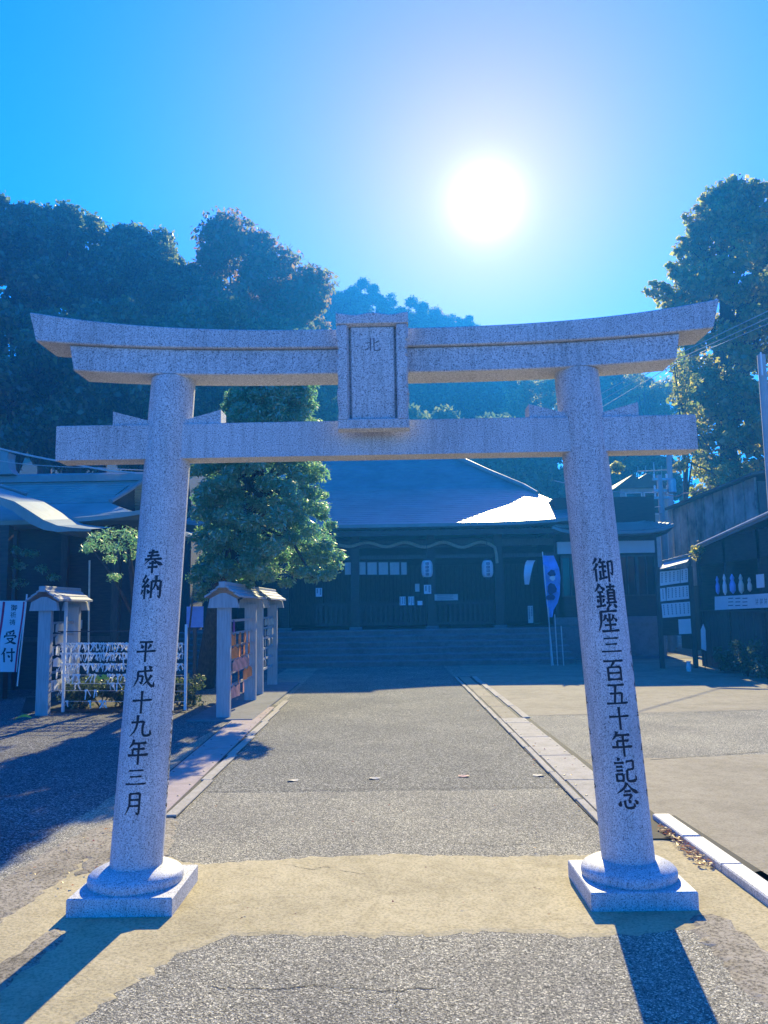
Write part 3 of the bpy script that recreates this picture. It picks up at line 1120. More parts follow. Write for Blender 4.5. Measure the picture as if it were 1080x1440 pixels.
def panel(name, u0, v0, u1, v1, Y, mat, label, cat, group=None, th=.02, lines=0, frame=None, horiz=False, border=None):
    a, b_ = at(u0, v0, Y), at(u1, v1, Y)
    x0, x1, za, zb_ = a.x, b_.x, b_.z, a.z
    base = ((x0 + x1) / 2, Y, za)
    root = tag(MB().box(x0, x1, Y - th, Y, za, zb_).build(name, mat, base=base), label, cat, group)
    if lines:
        q = MB()
        rnd = random.Random(int(u0 * 7 + v0))
        for k in range(lines):
            if horiz:
                zz = zb_ - (zb_ - za) * (k + .6) / (lines + .2)
                q.add([(x0 + (x1 - x0) * .1, Y - th - .002, zz), (x1 - (x1 - x0) * rnd.uniform(.1, .3), Y - th - .002, zz), (x1 - (x1 - x0) * .2, Y - th - .002, zz + (zb_ - za) * .3 / lines), (x0 + (x1 - x0) * .1, Y - th - .002, zz + (zb_ - za) * .3 / lines)], [(0, 1, 2, 3)])
            else:
                xx = x0 + (x1 - x0) * (k + .5) / lines
                zt = zb_ - (zb_ - za) * .08
                zz = za + (zb_ - za) * rnd.uniform(.08, .45)
                ww = (x1 - x0) / lines * .2
                zc = zt
                while zc > zz:
                    hh = min((zb_ - za) * .09, .07)
                    q.add([(xx - ww, Y - th - .002, zc - hh * .75), (xx + ww, Y - th - .002, zc - hh * .75), (xx + ww, Y - th - .002, zc), (xx - ww, Y - th - .002, zc)], [(0, 1, 2, 3)])
                    zc -= hh
        q.build('lettering', 'faint', root, fix=False)
    if frame:
        f = .02 if frame is True else frame
        MB().box(x0 - f, x0, Y - th - .012, Y, za - f, zb_ + f).box(x1, x1 + f, Y - th - .012, Y, za - f, zb_ + f).box(x0, x1, Y - th - .012, Y, za - f, za).box(x0, x1, Y - th - .012, Y, zb_, zb_ + f).build('frame', border or 'wood', root)
    return root


for i in range(6):
    u = 485 + i * 15.8
    panel('framed_board', u, 791, u + (13.5 if i < 5 else 8), 808, 20.9 if i else 20.91, 'paper2',
          ['pale framed board at the left end of the row under the hall eave', 'pale framed board, second from the left in the hall row', 'pale framed board, third from the left in the hall row',
           'pale framed board, fourth from the left in the hall row', 'pale framed board, fifth from the left in the hall row', 'narrow pale framed board ending the hall row on the right'][i], 'board', 'framed boards in a row inside the hall', .03, 0, .02)
panel('notice_sheet', 444, 827, 453, 839, 20.7, 'paper', 'white notice sheet on the dark wall below the round tree', 'notice', 'white notices on the shrine hall', .01, 2)
panel('notice_sheet', 562, 839, 570.5, 851, 20.68, 'paper', 'left one of two equal white notices side by side on the railing', 'notice', 'white notices on the shrine hall', .01, 3)
panel('notice_sheet', 574, 839, 582.5, 851, 20.68, 'paper', 'right one of two equal white notices side by side on the railing', 'notice', 'white notices on the shrine hall', .01, 3)
panel('notice_sheet', 596.5, 823, 606, 834.5, 20.68, 'paper', 'bright white notice sheet directly below the left paper lantern', 'notice', 'white notices on the shrine hall', .01, 2, .012, border='paper')
panel('notice_sheet', 583.5, 821, 590, 832, 20.7, 'paper2', 'dim grey notice sheet left of the bright one below the lantern', 'notice', 'white notices on the shrine hall', .01, 0)
panel('sign_board', 611, 836, 644, 844, 20.66, 'paper2', 'wide pale sign board hung between the two paper lanterns', 'sign', None, .02, 3, None, True)
panel('notice_card', 587, 845, 594, 851, 20.66, 'white', 'tiny white folded card standing beside the two notices', 'card', None, .02)
panel('paper_scroll', 742, 852, 750, 876, 20.0, 'paper2', 'pale vertical paper sign low at the right end of the hall', 'sign', None, .01, 2)
panel('paper_scroll', 745, 850, 759, 874, 19.96, 'paper2', 'wider pale paper sign standing at the right end of the hall', 'sign', None, .01, 3) if False else None
# hanging white cloth strip at the right end of the hall
a = at(742, 788, 19.9)
cl_ = MB()
A, B = [], []
for i in range(13):
    t = i / 12
    v = 788 + 34 * t
    uc = 744 - 6 * t ** .5 + 3 * t
    A.append(at(uc - 3 - 1.5 * math.sin(t * 3), v, 19.9 + .05 * math.sin(t * 7)))
    B.append(at(uc + 6 * (1 - t) + 3, v, 19.9 + .05 * math.sin(t * 7 + 1)))
tag(cl_.strip(A, B).build('hanging_cloth', 'cloth', base=a), 'pale cloth strip hanging in folds at the right end of the hall', 'cloth')

# ------------------------------------------------------------------ forest trees
def leaf_mesh(name, mat, clumps, per, size, seed, aspect=.55, spread=1.0, up=0.3, flat=0.75):
    """clumps: list of (x,y,z,r); leaves scattered through and mostly over the shell of each clump"""
    rs = np.random.RandomState(seed)
    C = np.array(clumps)
    n = len(C) * per
    idx = np.repeat(np.arange(len(C)), per)
    d = rs.normal(size=(n, 3))
    d /= np.linalg.norm(d, axis=1)[:, None]
    rad = rs.uniform(.35, 1.0, n) ** .6
    rad *= 1 + .18 * rs.normal(size=n)
    P = C[idx, :3] + d * (rad * C[idx, 3])[:, None] * np.array([1, 1, flat])
    nrm = d * .6 + rs.normal(size=(n, 3)) * .8 + np.array([0, 0, up])
    nrm /= np.linalg.norm(nrm, axis=1)[:, None]
    a = np.cross(nrm, rs.normal(size=(n, 3)))
    a /= np.linalg.norm(a, axis=1)[:, None]
    b = np.cross(nrm, a)
    s = size * rs.uniform(.55, 1.35, n)[:, None]
    V = np.stack([P - a * s, P - b * s * aspect, P + a * s, P + b * s * aspect], 1).reshape(-1, 3)
    me = bpy.data.meshes.new(name)
    me.vertices.add(4 * n)
    me.vertices.foreach_set('co', V.ravel())
    me.loops.add(4 * n)
    me.loops.foreach_set('vertex_index', np.arange(4 * n))
    me.polygons.add(n)
    me.polygons.foreach_set('loop_start', np.arange(n) * 4)
    me.update(calc_edges=True)
    me.materials.append(MT[mat])
    return me


def crown_clumps(seed, n, shape='round', rmin=.16, rmax=.3):
    """unit crown: x,y in -1..1, z in 0..1"""
    rnd = random.Random(seed)
    out = []
    while len(out) < n:
        x, y, z = rnd.uniform(-1, 1), rnd.uniform(-1, 1), rnd.uniform(0, 1)
        if shape == 'round':
            e = (x * x + y * y) + ((z - .5) * 2) ** 2
            if not .3 < e < 1.0 or (z < .35 and e < .6):
                continue
        elif shape == 'cone':
            w_ = max(.05, (1 - z) ** .75)
            q = math.hypot(x, y)
            if not .35 * w_ < q < .85 * w_:
                continue
        out.append((x, y, z, rnd.uniform(rmin, rmax)))
    return out


PRO = {}
for kind, mat, n, per, size, shape, cnt in (('evergreen', 'leaf', 56, 700, .044, 'round', 3), ('autumn', 'leaf2', 50, 620, .036, 'round', 1), ('cedar', 'leaf', 50, 420, .036, 'cone', 1), ('green', 'ginkgo', 36, 520, .036, 'round', 1)):
    for q in range(cnt):
        cl_u = crown_clumps(hash(kind) % 97 * 0 + len(kind) * 7 + q, n, shape)
        # unit x/y, z scaled to be cubic
        PRO[kind, q] = (leaf_mesh(kind + '_crown', mat, [(x, y_, z * 2, r) for x, y_, z, r in cl_u], per, size, 11 + q + len(kind), .6), cl_u)


def trunk_mesh(base, top, r0, limbs, seed):
    rnd = random.Random(seed)
    m_ = MB()
    b_, t_ = Vector(base), Vector(top)
    pts = []
    for i in range(7):
        t = i / 6
        p = b_.lerp(t_, t)
        pts.append(p + Vector((rnd.uniform(-1, 1), rnd.uniform(-1, 1), 0)) * r0 * .5 * (i > 0))
    m_.tube(pts, [r0 * (1.25 - .95 * i / 6) for i in range(7)], 9)
    for L_ in limbs:
        st = pts[rnd.randint(3, 5)]
        e = Vector(L_)
        mid = st.lerp(e, .5) + Vector((0, 0, .08 * (e - st).length))
        m_.tube([st, mid, e], [r0 * .42, r0 * .28, r0 * .1], 6)
    return m_


def tree(kind, var, x, y, z0, ztop, half, label, name='tree', group='trees on the wooded hill', crownfrac=.8, rot=0):
    h = ztop - z0
    zc = max(z0 + h * (1 - crownfrac), ztop - 2.3 * half)
    root = empty(name, (x, y, z0), label, 'tree', group)
    me, cu = PRO[kind, var]
    cr = bpy.data.objects.new('crown', me)
    COL.objects.link(cr)
    cr.parent = root
    cr.location = (0, 0, zc - z0)
    cr.scale = (half, half, (ztop - zc) / 2.08)
    cr.rotation_euler = (0, 0, rot)
    limbs = []
    c, s = math.cos(rot), math.sin(rot)
    for (ux, uy, uz, r) in cu[:7]:
        limbs.append((x + (ux * c - uy * s) * half * .8, y + (ux * s + uy * c) * half * .8, zc + uz * (ztop - zc) * .9))
    trunk_mesh((x, y, z0 - .2), (x, y, zc + (ztop - zc) * .75), max(.15, h * .018), limbs, int(abs(x * 13 + y))).build('trunk', 'bark', root, smooth=True)
    return root


FOREST = [
    # u, vtop, Y, half-width px, kind, var, label
    (-12, 262, 34, 85, 'evergreen', 0, 'tallest broad evergreen cut by the left edge of the picture'),
    (75, 296, 37, 80, 'evergreen', 1, 'round topped evergreen next to the tallest one at far left'),
    (150, 304, 40, 72, 'evergreen', 2, 'dark evergreen above the left pillar end of the lintel'),
    (212, 322, 42, 62, 'evergreen', 0, 'evergreen whose shoulder slopes down toward the red tinged tree'),
    (262, 372, 40, 55, 'evergreen', 1, 'lower evergreen in the dip beside the red tinged tree'),
    (346, 314, 43, 108, 'autumn', 0, 'spreading tree with a reddish sunlit top above the left lintel'),
    (396, 385, 46, 55, 'autumn', 0, 'smaller yellowing tree at the right shoulder of the reddish tree'),
    (20, 415, 28, 100, 'evergreen', 2, 'dark evergreen behind the upturned left end of the lintel'),
    (110, 425, 30, 95, 'evergreen', 0, 'dark evergreen behind the left end of the tie beam'),
    (205, 430, 31, 90, 'evergreen', 1, 'shaded evergreen directly behind the top of the left pillar'),
    (300, 430, 33, 90, 'evergreen', 2, 'shaded evergreen behind the round garden tree'),
    (385, 455, 36, 80, 'evergreen', 0, 'shaded evergreen left of the plaque below the lintel'),
    (455, 408, 88, 34, 'cedar', 0, 'distant pointed tree at the left end of the ridge behind the plaque'),
    (482, 402, 86, 34, 'evergreen', 1, 'distant round tree left above the plaque'),
    (515, 397, 90, 36, 'evergreen', 2, 'distant tree forming the highest point above the plaque'),
    (548, 408, 92, 32, 'cedar', 0, 'distant pointed tree right above the plaque'),
    (578, 422, 92, 34, 'evergreen', 0, 'distant round tree at the right edge of the plaque top'),
    (608, 432, 95, 32, 'autumn', 0, 'distant brownish tree low on the skyline under the sun'),
    (634, 440, 97, 26, 'cedar', 0, 'distant small pointed tree under the sun'),
    (655, 446, 99, 24, 'evergreen', 1, 'last small tree where the skyline drops behind the lintel'),
    (440, 470, 70, 60, 'evergreen', 2, 'hillside tree seen left of the plaque between the beams'),
    (530, 470, 72, 70, 'evergreen', 0, 'hillside tree hidden mostly by the stone plaque'),
    (620, 480, 74, 70, 'evergreen', 1, 'hillside tree seen right of the plaque between the beams'),
    (700, 487, 78, 66, 'evergreen', 2, 'hillside tree seen between plaque and right pillar'),
    (765, 520, 62, 52, 'green', 0, 'lighter green tree just left of the right pillar top'),
    (850, 500, 72, 62, 'evergreen', 0, 'thin topped tree right of the right pillar below the lintel'),
    (905, 520, 60, 48, 'green', 0, 'light green tree filling the gap right of the right pillar'),
    (480, 560, 44, 90, 'evergreen', 1, 'dark tree behind the shrine roof left of its ridge'),
    (600, 570, 46, 90, 'evergreen', 2, 'dark tree behind the shrine roof ridge'),
    (710, 585, 48, 80, 'evergreen', 0, 'dark tree behind the right slope of the shrine roof'),
    (800, 600, 50, 70, 'evergreen', 1, 'dark tree behind the right pillar at roof level'),
    (880, 620, 48, 62, 'evergreen', 2, 'low dark tree above the small roof right of the pillar'),
]
for i, (u, v, Y, hw, kind, var, lb) in enumerate(FOREST):
    p = at(u, v, Y)
    x = p.x
    half = hw / F * (Y + D) * 1.12
    z0 = min(hill_z(x, Y), p.z - 4)
    tree(kind, var, x, Y, z0, p.z, half, lb, {'cedar': 'conifer_tree', 'autumn': 'autumn_tree'}.get(kind, 'evergreen_tree'), 'trees on the wooded hill', .86, i * 1.3)

# big ginkgo at right
gx = at(1040, 700, 30)
gz = at(1030, 252, 30).z
GK = empty('ginkgo_tree', (gx.x, 30, 0), 'tall ginkgo with yellow green edges rising behind the right end of the lintel', 'tree')
rnd = random.Random(4)
gc = []
outline = [(255, 1032, 40), (290, 1034, 68), (340, 1034, 92), (400, 1036, 112), (450, 1038, 118), (500, 1040, 112), (560, 1045, 105), (620, 1052, 100), (680, 1060, 88), (720, 1062, 66)]
for i in range(290):
    v = rnd.uniform(272, 715)
    uc = np.interp(v, [o[0] for o in outline], [o[1] for o in outline])
    hw = np.interp(v, [o[0] for o in outline], [o[2] for o in outline])
    a = rnd.uniform(0, 2 * math.pi)
    q = max(4, hw - 24) * rnd.uniform(.3, 1) ** .6
    p = at(uc + q * math.cos(a), v, 30)
    gc.append((p.x - gx.x, q * math.sin(a) / F * 34.7, p.z, rnd.uniform(.4, .85)))
tips = []
sg_ = []
for u, v, du, dv in ((1030, 250, 1020, 300), (1008, 268, 1004, 310), (980, 290, 996, 330), (965, 302, 985, 350), (958, 335, 985, 365), (1050, 265, 1042, 310), (1068, 280, 1062, 320), (940, 372, 975, 400), (908, 408, 950, 428), (918, 398, 955, 420), (1015, 262, 1012, 300), (1000, 275, 1006, 320), (990, 275, 1000, 320), (972, 318, 990, 350), (950, 352, 980, 380), (945, 385, 972, 405), (1040, 268, 1036, 310), (930, 400, 960, 425), (1078, 285, 1072, 330)):
    a_, b_ = at(u, v, 29.6), at(du, dv, 29.8)
    tips.append((a_, b_))
    for t in np.linspace(0, 1, 12):
        p = a_.lerp(b_, t)
        sg_.append((p.x - gx.x + rnd.uniform(-.08, .08), p.y - 30, p.z, .16 + .34 * t))
me = leaf_mesh('crown', 'ginkgo', gc, 170, .12, 21, .7)
cr = bpy.data.objects.new('crown', me)
COL.objects.link(cr)
cr.parent = GK
sh_ = bpy.data.objects.new('shoot_leaves', leaf_mesh('shoot_leaves', 'ginkgo', sg_, 15, .12, 22, .75))
COL.objects.link(sh_)
sh_.parent = GK
tm = trunk_mesh((gx.x, 30, -.2), (gx.x - .3, 30, gz - 3), .42, [(gx.x + g_[0], 30 + g_[1], g_[2]) for g_ in gc[:34]], 3)
for a_, b_ in tips:
    tm.tube([b_.lerp(Vector((gx.x, 30, b_.z - 2)), .3), b_, a_], [.06, .035, .012], 5)
tm.build('trunk', 'bark', GK, smooth=True)
# sunlit ginkgo boughs, added as a separate low tree in front
gb = empty('ginkgo_boughs', (at(955, 700, 26).x, 26, 0), 'sunlit ginkgo boughs added as a separate tree under the right end of the tie beam', 'tree')
gc = []
for u, v, r in ((955, 512, .5), (965, 540, .5), (950, 560, .42), (968, 580, .4), (985, 600, .3), (958, 630, .42), (975, 645, .45), (990, 660, .4), (1000, 680, .35), (940, 490, .35), (1010, 665, .3), (870, 655, .3), (950, 658, .3), (985, 690, .3), (1028, 690, .3)):
    p = at(u, v, 26)
    gc.append((p.x - gb.location.x, rnd.uniform(-.5, .5), p.z, r))
cr = bpy.data.objects.new('crown', leaf_mesh('crown', 'ginkgo', gc, 150, .095, 31, .7))
COL.objects.link(cr)
cr.parent = gb
trunk_mesh((gb.location.x, 26, -.1), (at(962, 520, 26).x, 26, at(962, 520, 26).z), .11, [(gb.location.x + g_[0], 26 + g_[1], g_[2]) for g_ in gc], 6).build('trunk', 'bark', gb, smooth=True)

# ------------------------------------------------------------------ garden pines
def pine(name, base, pads, per, size, label, r0, seed, aspect=.16, limbs=True, mat='needle', lean=None):
    root = empty(name, base, label, 'tree')
    b_ = Vector(base)
    me = leaf_mesh('crown', mat, [(p[0] - b_.x, p[1] - b_.y, p[2] - b_.z, p[3]) for p in pads], per, size, seed, aspect, 1, .9, .62)
    cr = bpy.data.objects.new('crown', me)
    COL.objects.link(cr)
    cr.parent = root
    top = max(pads, key=lambda p: p[2])
    cxm = sum(p[0] for p in pads) / len(pads)
    cym = sum(p[1] for p in pads) / len(pads)
    tm = trunk_mesh(base, (cxm, cym, top[2] - top[3]) if lean is None else lean, r0, [p[:3] for p in pads[::9]] if limbs else [], seed)
    tm.build('trunk', 'bark', root, smooth=True)
    return root


rnd = random.Random(12)
pads = []
PY = 9.5
# outline of the round garden tree: v -> (uleft, uright); unseen top rows widened to cast shade
ol = [(482, 340, 440), (515, 330, 446), (545, 322, 438), (580, 300, 446), (620, 275, 446), (660, 258, 460), (700, 256, 470), (740, 258, 472), (775, 262, 476), (805, 268, 468)]
for i in range(540):
    v = rnd.uniform(488, 808)
    a = np.interp(v, [o[0] for o in ol], [o[1] for o in ol])
    b_ = np.interp(v, [o[0] for o in ol], [o[2] for o in ol])
    uc, hw = (a + b_) / 2, (b_ - a) / 2
    th = rnd.uniform(0, 2 * math.pi)
    q = rnd.uniform(.3, 1) ** .55 * (hw - 9)
    p = at(uc + q * math.cos(th), v, PY)
    pads.append((p.x, PY + q * math.sin(th) / F * 14.2 * 1.45 + .35, p.z, rnd.uniform(.13, .24)))  # depth stretched so the crown shades more ground at left
for u, v in ((275, 800), (268, 812), (285, 806), (300, 812), (285, 825), (278, 838), (330, 816), (345, 822), (400, 818), (440, 812), (455, 810), (462, 806), (430, 806), (470, 795), (474, 780), (380, 812)):
    p = at(u, v, PY - .5)
    pads.append((p.x, PY - .5 + rnd.uniform(-.3, .3), p.z, .15))
tb = G(287, 968)
pine('garden_tree', (tb.x, tb.y, 0), pads, 210, .046, 'large round clipped garden evergreen beside the path with sunlit needle tufts', .17, 9, .34)
def cloud(name, pts, Y, label, seed, base, per=150):
    rnd = random.Random(seed)
    pd = []
    for u, v, r in pts:
        p = at(u, v, Y)
        pd.append((p.x, Y + rnd.uniform(-.25, .25), p.z, r))
    return pine(name, base, pd, per, .04, label, .09, seed, .22)


p0 = at(165, 760, 9.6)
cloud('pine_tree', [(128, 768, .16), (142, 758, .2), (158, 752, .2), (172, 748, .2), (186, 754, .2), (120, 772, .12), (150, 770, .18), (170, 768, .2), (190, 770, .18), (200, 762, .2), (215, 765, .2), (180, 782, .14), (150, 785, .12), (210, 785, .15), (165, 812, .13), (240, 770, .2), (225, 790, .2)], 9.6,
      'sunlit cloud pruned pine bough showing left of the left pillar', 41, (p0.x + .5, 9.9, 0))
p0 = at(5, 790, 11.0)
cloud('pine_tree', [(15, 772, .13), (28, 775, .12), (40, 778, .12), (52, 779, .1), (2, 776, .15), (-15, 770, .2), (10, 790, .14), (35, 797, .13), (60, 800, .13), (-10, 800, .2), (30, 820, .18), (75, 812, .12), (-20, 830, .2)], 11.0,
      'dark cloud pruned pine cut by the left edge beside the banner', 42, (p0.x - .3, 11.3, 0))

# ------------------------------------------------------------------ left building
LB = empty('shrine_office', (-8.5, 14, 0), 'timber shrine building with sweeping copper roofs at the far left', 'building')
lr = course_roof('roof', 'patina', -16, -4.95, 11.6, 17.2, [0, .8, 1.6], [0, .65, 1.35], [3.50, 3.77, 4.06], LB, .20, .12, .006, .12, 26)
# upper gable slope, front and back, with rolled verge
um = MB()
prof = [(13.2, 4.06), (13.45, 4.19), (13.75, 4.36), (14.0, 4.53), (14.3, 4.76)]
yy = np.linspace(13.2, 14.3, 13)
zz = np.interp(yy, [p[0] for p in prof], [p[1] for p in prof])
xv = -6.28
for sgn in (1, -1):
    rows = []
    for i, (a_, b_) in enumerate(zip(yy, zz)):
        Y = a_ if sgn > 0 else 28.6 - a_
        rows.append(((-16, Y, b_ - .006), (xv + .45 * (i / 12) ** 1.3, Y, b_ - .006)))
        rows.append(((-16, Y, b_ + .014), (xv + .45 * (i / 12) ** 1.3, Y, b_ + .014)))
    for i in range(len(rows) - 1):
        um.add([rows[i][0], rows[i][1], rows[i + 1][1], rows[i + 1][0]], [(0, 1, 2, 3)])
up_ = um.build('upper_roof', 'patina', LB, fix=False)
vr = [(xv + .45 * (i / 12) ** 1.3 + .02, a_ - .02, b_ + .03) for i, (a_, b_) in enumerate(zip(yy, zz))]
MB().tube(vr, .055, 8).build('verge_roll', 'tile', up_)
MB().tube([(a_, 28.6 - b_, c_) for a_, b_, c_ in vr], .055, 8).build('verge_roll', 'tile', up_)
gw = MB().add([(xv - .12, 13.25, 4.08), (xv - .12, 15.35, 4.08), (xv + .2, 14.3, 4.74)], [(0, 1, 2)])
gw.build('gable_board', 'wood', up_, fix=False)
MB().prism([(14.15, 4.72), (14.45, 4.72), (14.43, 4.88), (14.3, 4.94), (14.17, 4.88)], 'x', -16, xv + .55).build('ridge_cap', 'tile', up_)
oo = at(6, 628, 14.2)
MB().prism([(oo.x - .12, 4.9), (oo.x + .34, 4.9), (oo.x + .22, 5.05), (oo.x + .18, 5.3), (oo.x + .2, 5.42), (oo.x - .05, 5.5), (oo.x - .12, 5.3)], 'y', 14.0, 14.4).build('ridge_ornament', 'tile', up_)
MB().tube([at(-30, 676, 11.9), at(0, 683, 11.9), at(20, 689, 11.9), at(37, 695, 11.9)], .04, 8).build('descending_ridge', 'tile', up_)
# undulating porch gable
ft = [(-150, 672), (-110, 672), (-70, 677), (-35, 687), (0, 699), (20, 705), (41, 718), (61, 731), (81, 739), (102, 742), (128, 744)]
fb = [(-150, 684), (-110, 684), (-70, 688), (-35, 697), (0, 709), (20, 719), (41, 735), (61, 744), (81, 747), (102, 746), (128, 746)]
YK = 10.3
FT = [at(u, v, YK) for u, v in ft]
FB = [at(u, v + 1, YK + .02) for u, v in fb]
TB = [p + Vector((0, 1.3, .16)) for p in FT]
n = len(FT)
km = MB()
km.strip(FT, TB)
kr = km.build('porch_roof', 'patina', LB, fix=False)
MB().strip(FT, FB).strip(FB, [p + Vector((0, 1.3, 0)) for p in FB]).build('barge_board', 'patina', kr, fix=False)
MB().box(-16, -5.75, 12.5, 16.6, 0, 3.52).build('wall', 'wood', LB)
for i in range(9):
    x = -5.85 - i * 1.1
    MB().box(x - .07, x + .07, 12.38, 12.5, 0, 3.5).build('wall_post', 'wood2', LB)
MB().box(-16, -5.75, 12.40, 12.49, 1.0, 1.1).build('wall_rail', 'wood2', LB)
for x in (-9.3, -7.4):
    MB().bevbox(x - .1, x + .1, 10.6, 10.8, 0, 3.3).build('porch_post', 'wood', LB)
panel('notice_sheet', 100, 872, 115.5, 884, 12.3, 'paper2', 'grey paper notice on the dark wall left of the left pillar', 'notice', None, .01, 0)

# cables, and a sunlit ridge edge built as one, over the left roof
def cable(pts, Ys, r, label, mat='cable', sag=.0):
    P = [at(u, v, y_) for (u, v), y_ in zip(pts, Ys)]
    out = []
    for i in range(len(P) - 1):
        for k in range(8):
            t = k / 8
            q = P[i].lerp(P[i + 1], t)
            q.z -= sag * 4 * t * (1 - t)
            out.append(q)
    out.append(P[-1])
    return tag(MB().tube(out, r, 6).build('cable', mat, base=out[0]), label, 'cable')


cable([(-40, 618), (8, 633), (80, 648), (160, 663), (260, 668)], [12.5, 13, 13.5, 14, 15], .022, 'sunlit edge of the left roof ridge, put in as a bright cable', sag=.01)  # bright tube put in for the sunlit edge of the ridge
cable([(-40, 646), (0, 648), (50, 654), (140, 658), (240, 662)], [12.5, 13, 13.5, 14, 15], .01, 'thin dim cable across the left roof below the bright one', sag=.01)

# ------------------------------------------------------------------ ema racks
def rack(x, y0, y1, label, zu, seed):
    root = empty('plaque_rack', (x, (y0 + y1) / 2, 0), label, 'rack', 'roofed racks for votive plaques')
    for yy_ in (y0 + .08, y1 - .08):
        MB().bevbox(x - .1, x + .1, yy_ - .05, yy_ + .05, 0, zu + .05, .006).build('post', 'greywood', root)
    # gable beams
    for yy_ in (y0 + .02, y1 - .02):
        MB().prism([(x - .23, zu - .02), (x + .23, zu - .02), (x + .2, zu + .12), (x + .04, zu + .2), (x - .04, zu + .2), (x - .2, zu + .12)], 'y', yy_ - .04, yy_ + .04).build('gable_beam', 'greywood', root)
    for s in (-1, 1):
        for k in range(3):
            a0_, a1_ = k * .085, k * .085 + .10
            za, zb_ = zu + .28 - a0_ * .55 + k * -.0, zu + .28 - a1_ * .55
            m_ = MB().add([(x + s * a0_, y0 - .08, za), (x + s * a1_, y0 - .08, zb_), (x + s * a1_, y1 + .05, zb_), (x + s * a0_, y1 + .05, za),
                           (x + s * a0_, y0 - .08, za + .03), (x + s * a1_, y0 - .08, zb_ + .03), (x + s * a1_, y1 + .05, zb_ + .03), (x + s * a0_, y1 + .05, za + .03)],
                          [(0, 1, 2, 3), (7, 6, 5, 4), (0, 4, 5, 1), (1, 5, 6, 2), (2, 6, 7, 3), (3, 7, 4, 0)])
            o = m_.build('roof_board', 'greywood', root)
            o.location.z += (2 - k) * .016
    MB().bevbox(x - .05, x + .05, y0 - .10, y1 + .07, zu + .28, zu + .37, .008).build('ridge_board', 'greywood', root)
    for k in range(6):
        z = zu - .22 - k * .2
        MB().box(x - .015, x + .015, y0 + .13, y1 - .13, z - .02, z + .02).build('hanging_rail', 'greywood', root)
    return root


PLQ = {}


ORD = ['first', 'second', 'third', 'fourth', 'fifth', 'sixth', 'seventh', 'eighth']


def plaque(x, y, z, mat, label, group, tilt=0, sc=1.0):
    if mat not in PLQ:
        q = MB().prism([(-.075, -.095), (.075, -.095), (.075, 0), (0, .035), (-.075, 0)], 'x', -.006, .006)
        o = q.build('votive_plaque', mat, fix=True)
        PLQ[mat] = o
    else:
        o = PLQ[mat].copy()
        COL.objects.link(o)
    o.location = (x, y, z)
    o.scale = (1, sc, sc)
    o.rotation_euler = (tilt, 0, random.uniform(-.35, .35))
    tag(o, label, 'votive plaque', group)
    return o


ZU = 1.66
rack(-2.46, 7.35, 9.75, 'silver grey timber plaque rack with little roof, beside the path edge', ZU, 1)
rack(-2.50, 10.6, 12.6, 'plaque rack in shade standing just behind the one beside the path', ZU, 2)
rack(-5.48, 8.1, 9.4, 'silver grey timber plaque rack between the reception banner and the tied papers', ZU, 3)
rows_c = [('purple', 2, 'purple plaque in the top row of the path side rack', .15), ('orange', 6, 'orange plaque in the second row of the path side rack', .5), ('orange', 7, 'orange plaque in the third row of the path side rack', .35),
          ('pinkp', 6, 'pinkish plaque in the fourth row of the path side rack', .4), ('orange', 4, 'orange plaque in the fifth row of the path side rack', .5), ('pinkp', 5, 'pinkish plaque in the lowest row of the path side rack', .1)]
for k, (mt, n, lb, off) in enumerate(rows_c):
    for q in range(n):
        plaque(-2.425 + .018 * (q % 3), 7.6 + off * .3 + q * (.27 if k != 4 else .52) + random.uniform(-.03, .03), ZU - .26 - k * .2, mt, lb + ', %s from the near post' % ORD[q], 'row %s plaques of the path side rack' % ['one', 'two', 'three', 'four', 'five', 'six'][k], random.uniform(-.1, .1), 1.45)
for k in range(5):
    for q in range(5 if k < 3 else 2):
        plaque(-2.46 + .018 * (q % 3), 10.9 + q * .3 + random.uniform(-.05, .05), ZU - .26 - k * .2, 'palewood', 'pale votive plaque, %s from the near post, row %s of the shaded rack behind' % (ORD[q], ['one', 'two', 'three', 'four', 'five'][k]), 'row %s plaques of the shaded rack' % ['one', 'two', 'three', 'four', 'five'][k], random.uniform(-.1, .1), 1.1)
for k in range(6):
    for q in range(5 if k > 1 else 4):
        plaque(-5.435 + .018 * (q % 3), 8.32 + q * .19 + random.uniform(-.02, .02), ZU - .26 - k * .185, 'paper' if k > 1 else 'paper2', 'white votive plaque, %s from the near post, row %s of the rack by the banner' % (ORD[q], ['one', 'two', 'three', 'four', 'five', 'six'][k]), 'row %s plaques of the rack by the banner' % ['one', 'two', 'three', 'four', 'five', 'six'][k], random.uniform(-.15, .15), 1.2)
o = MB().box(-5.45, -5.435, 8.3, 9.0, .34, .52).build('sign_board', 'paper', base=(-5.44, 8.6, .34))
tag(o, 'blank white board hung below the plaques of the left rack', 'sign')

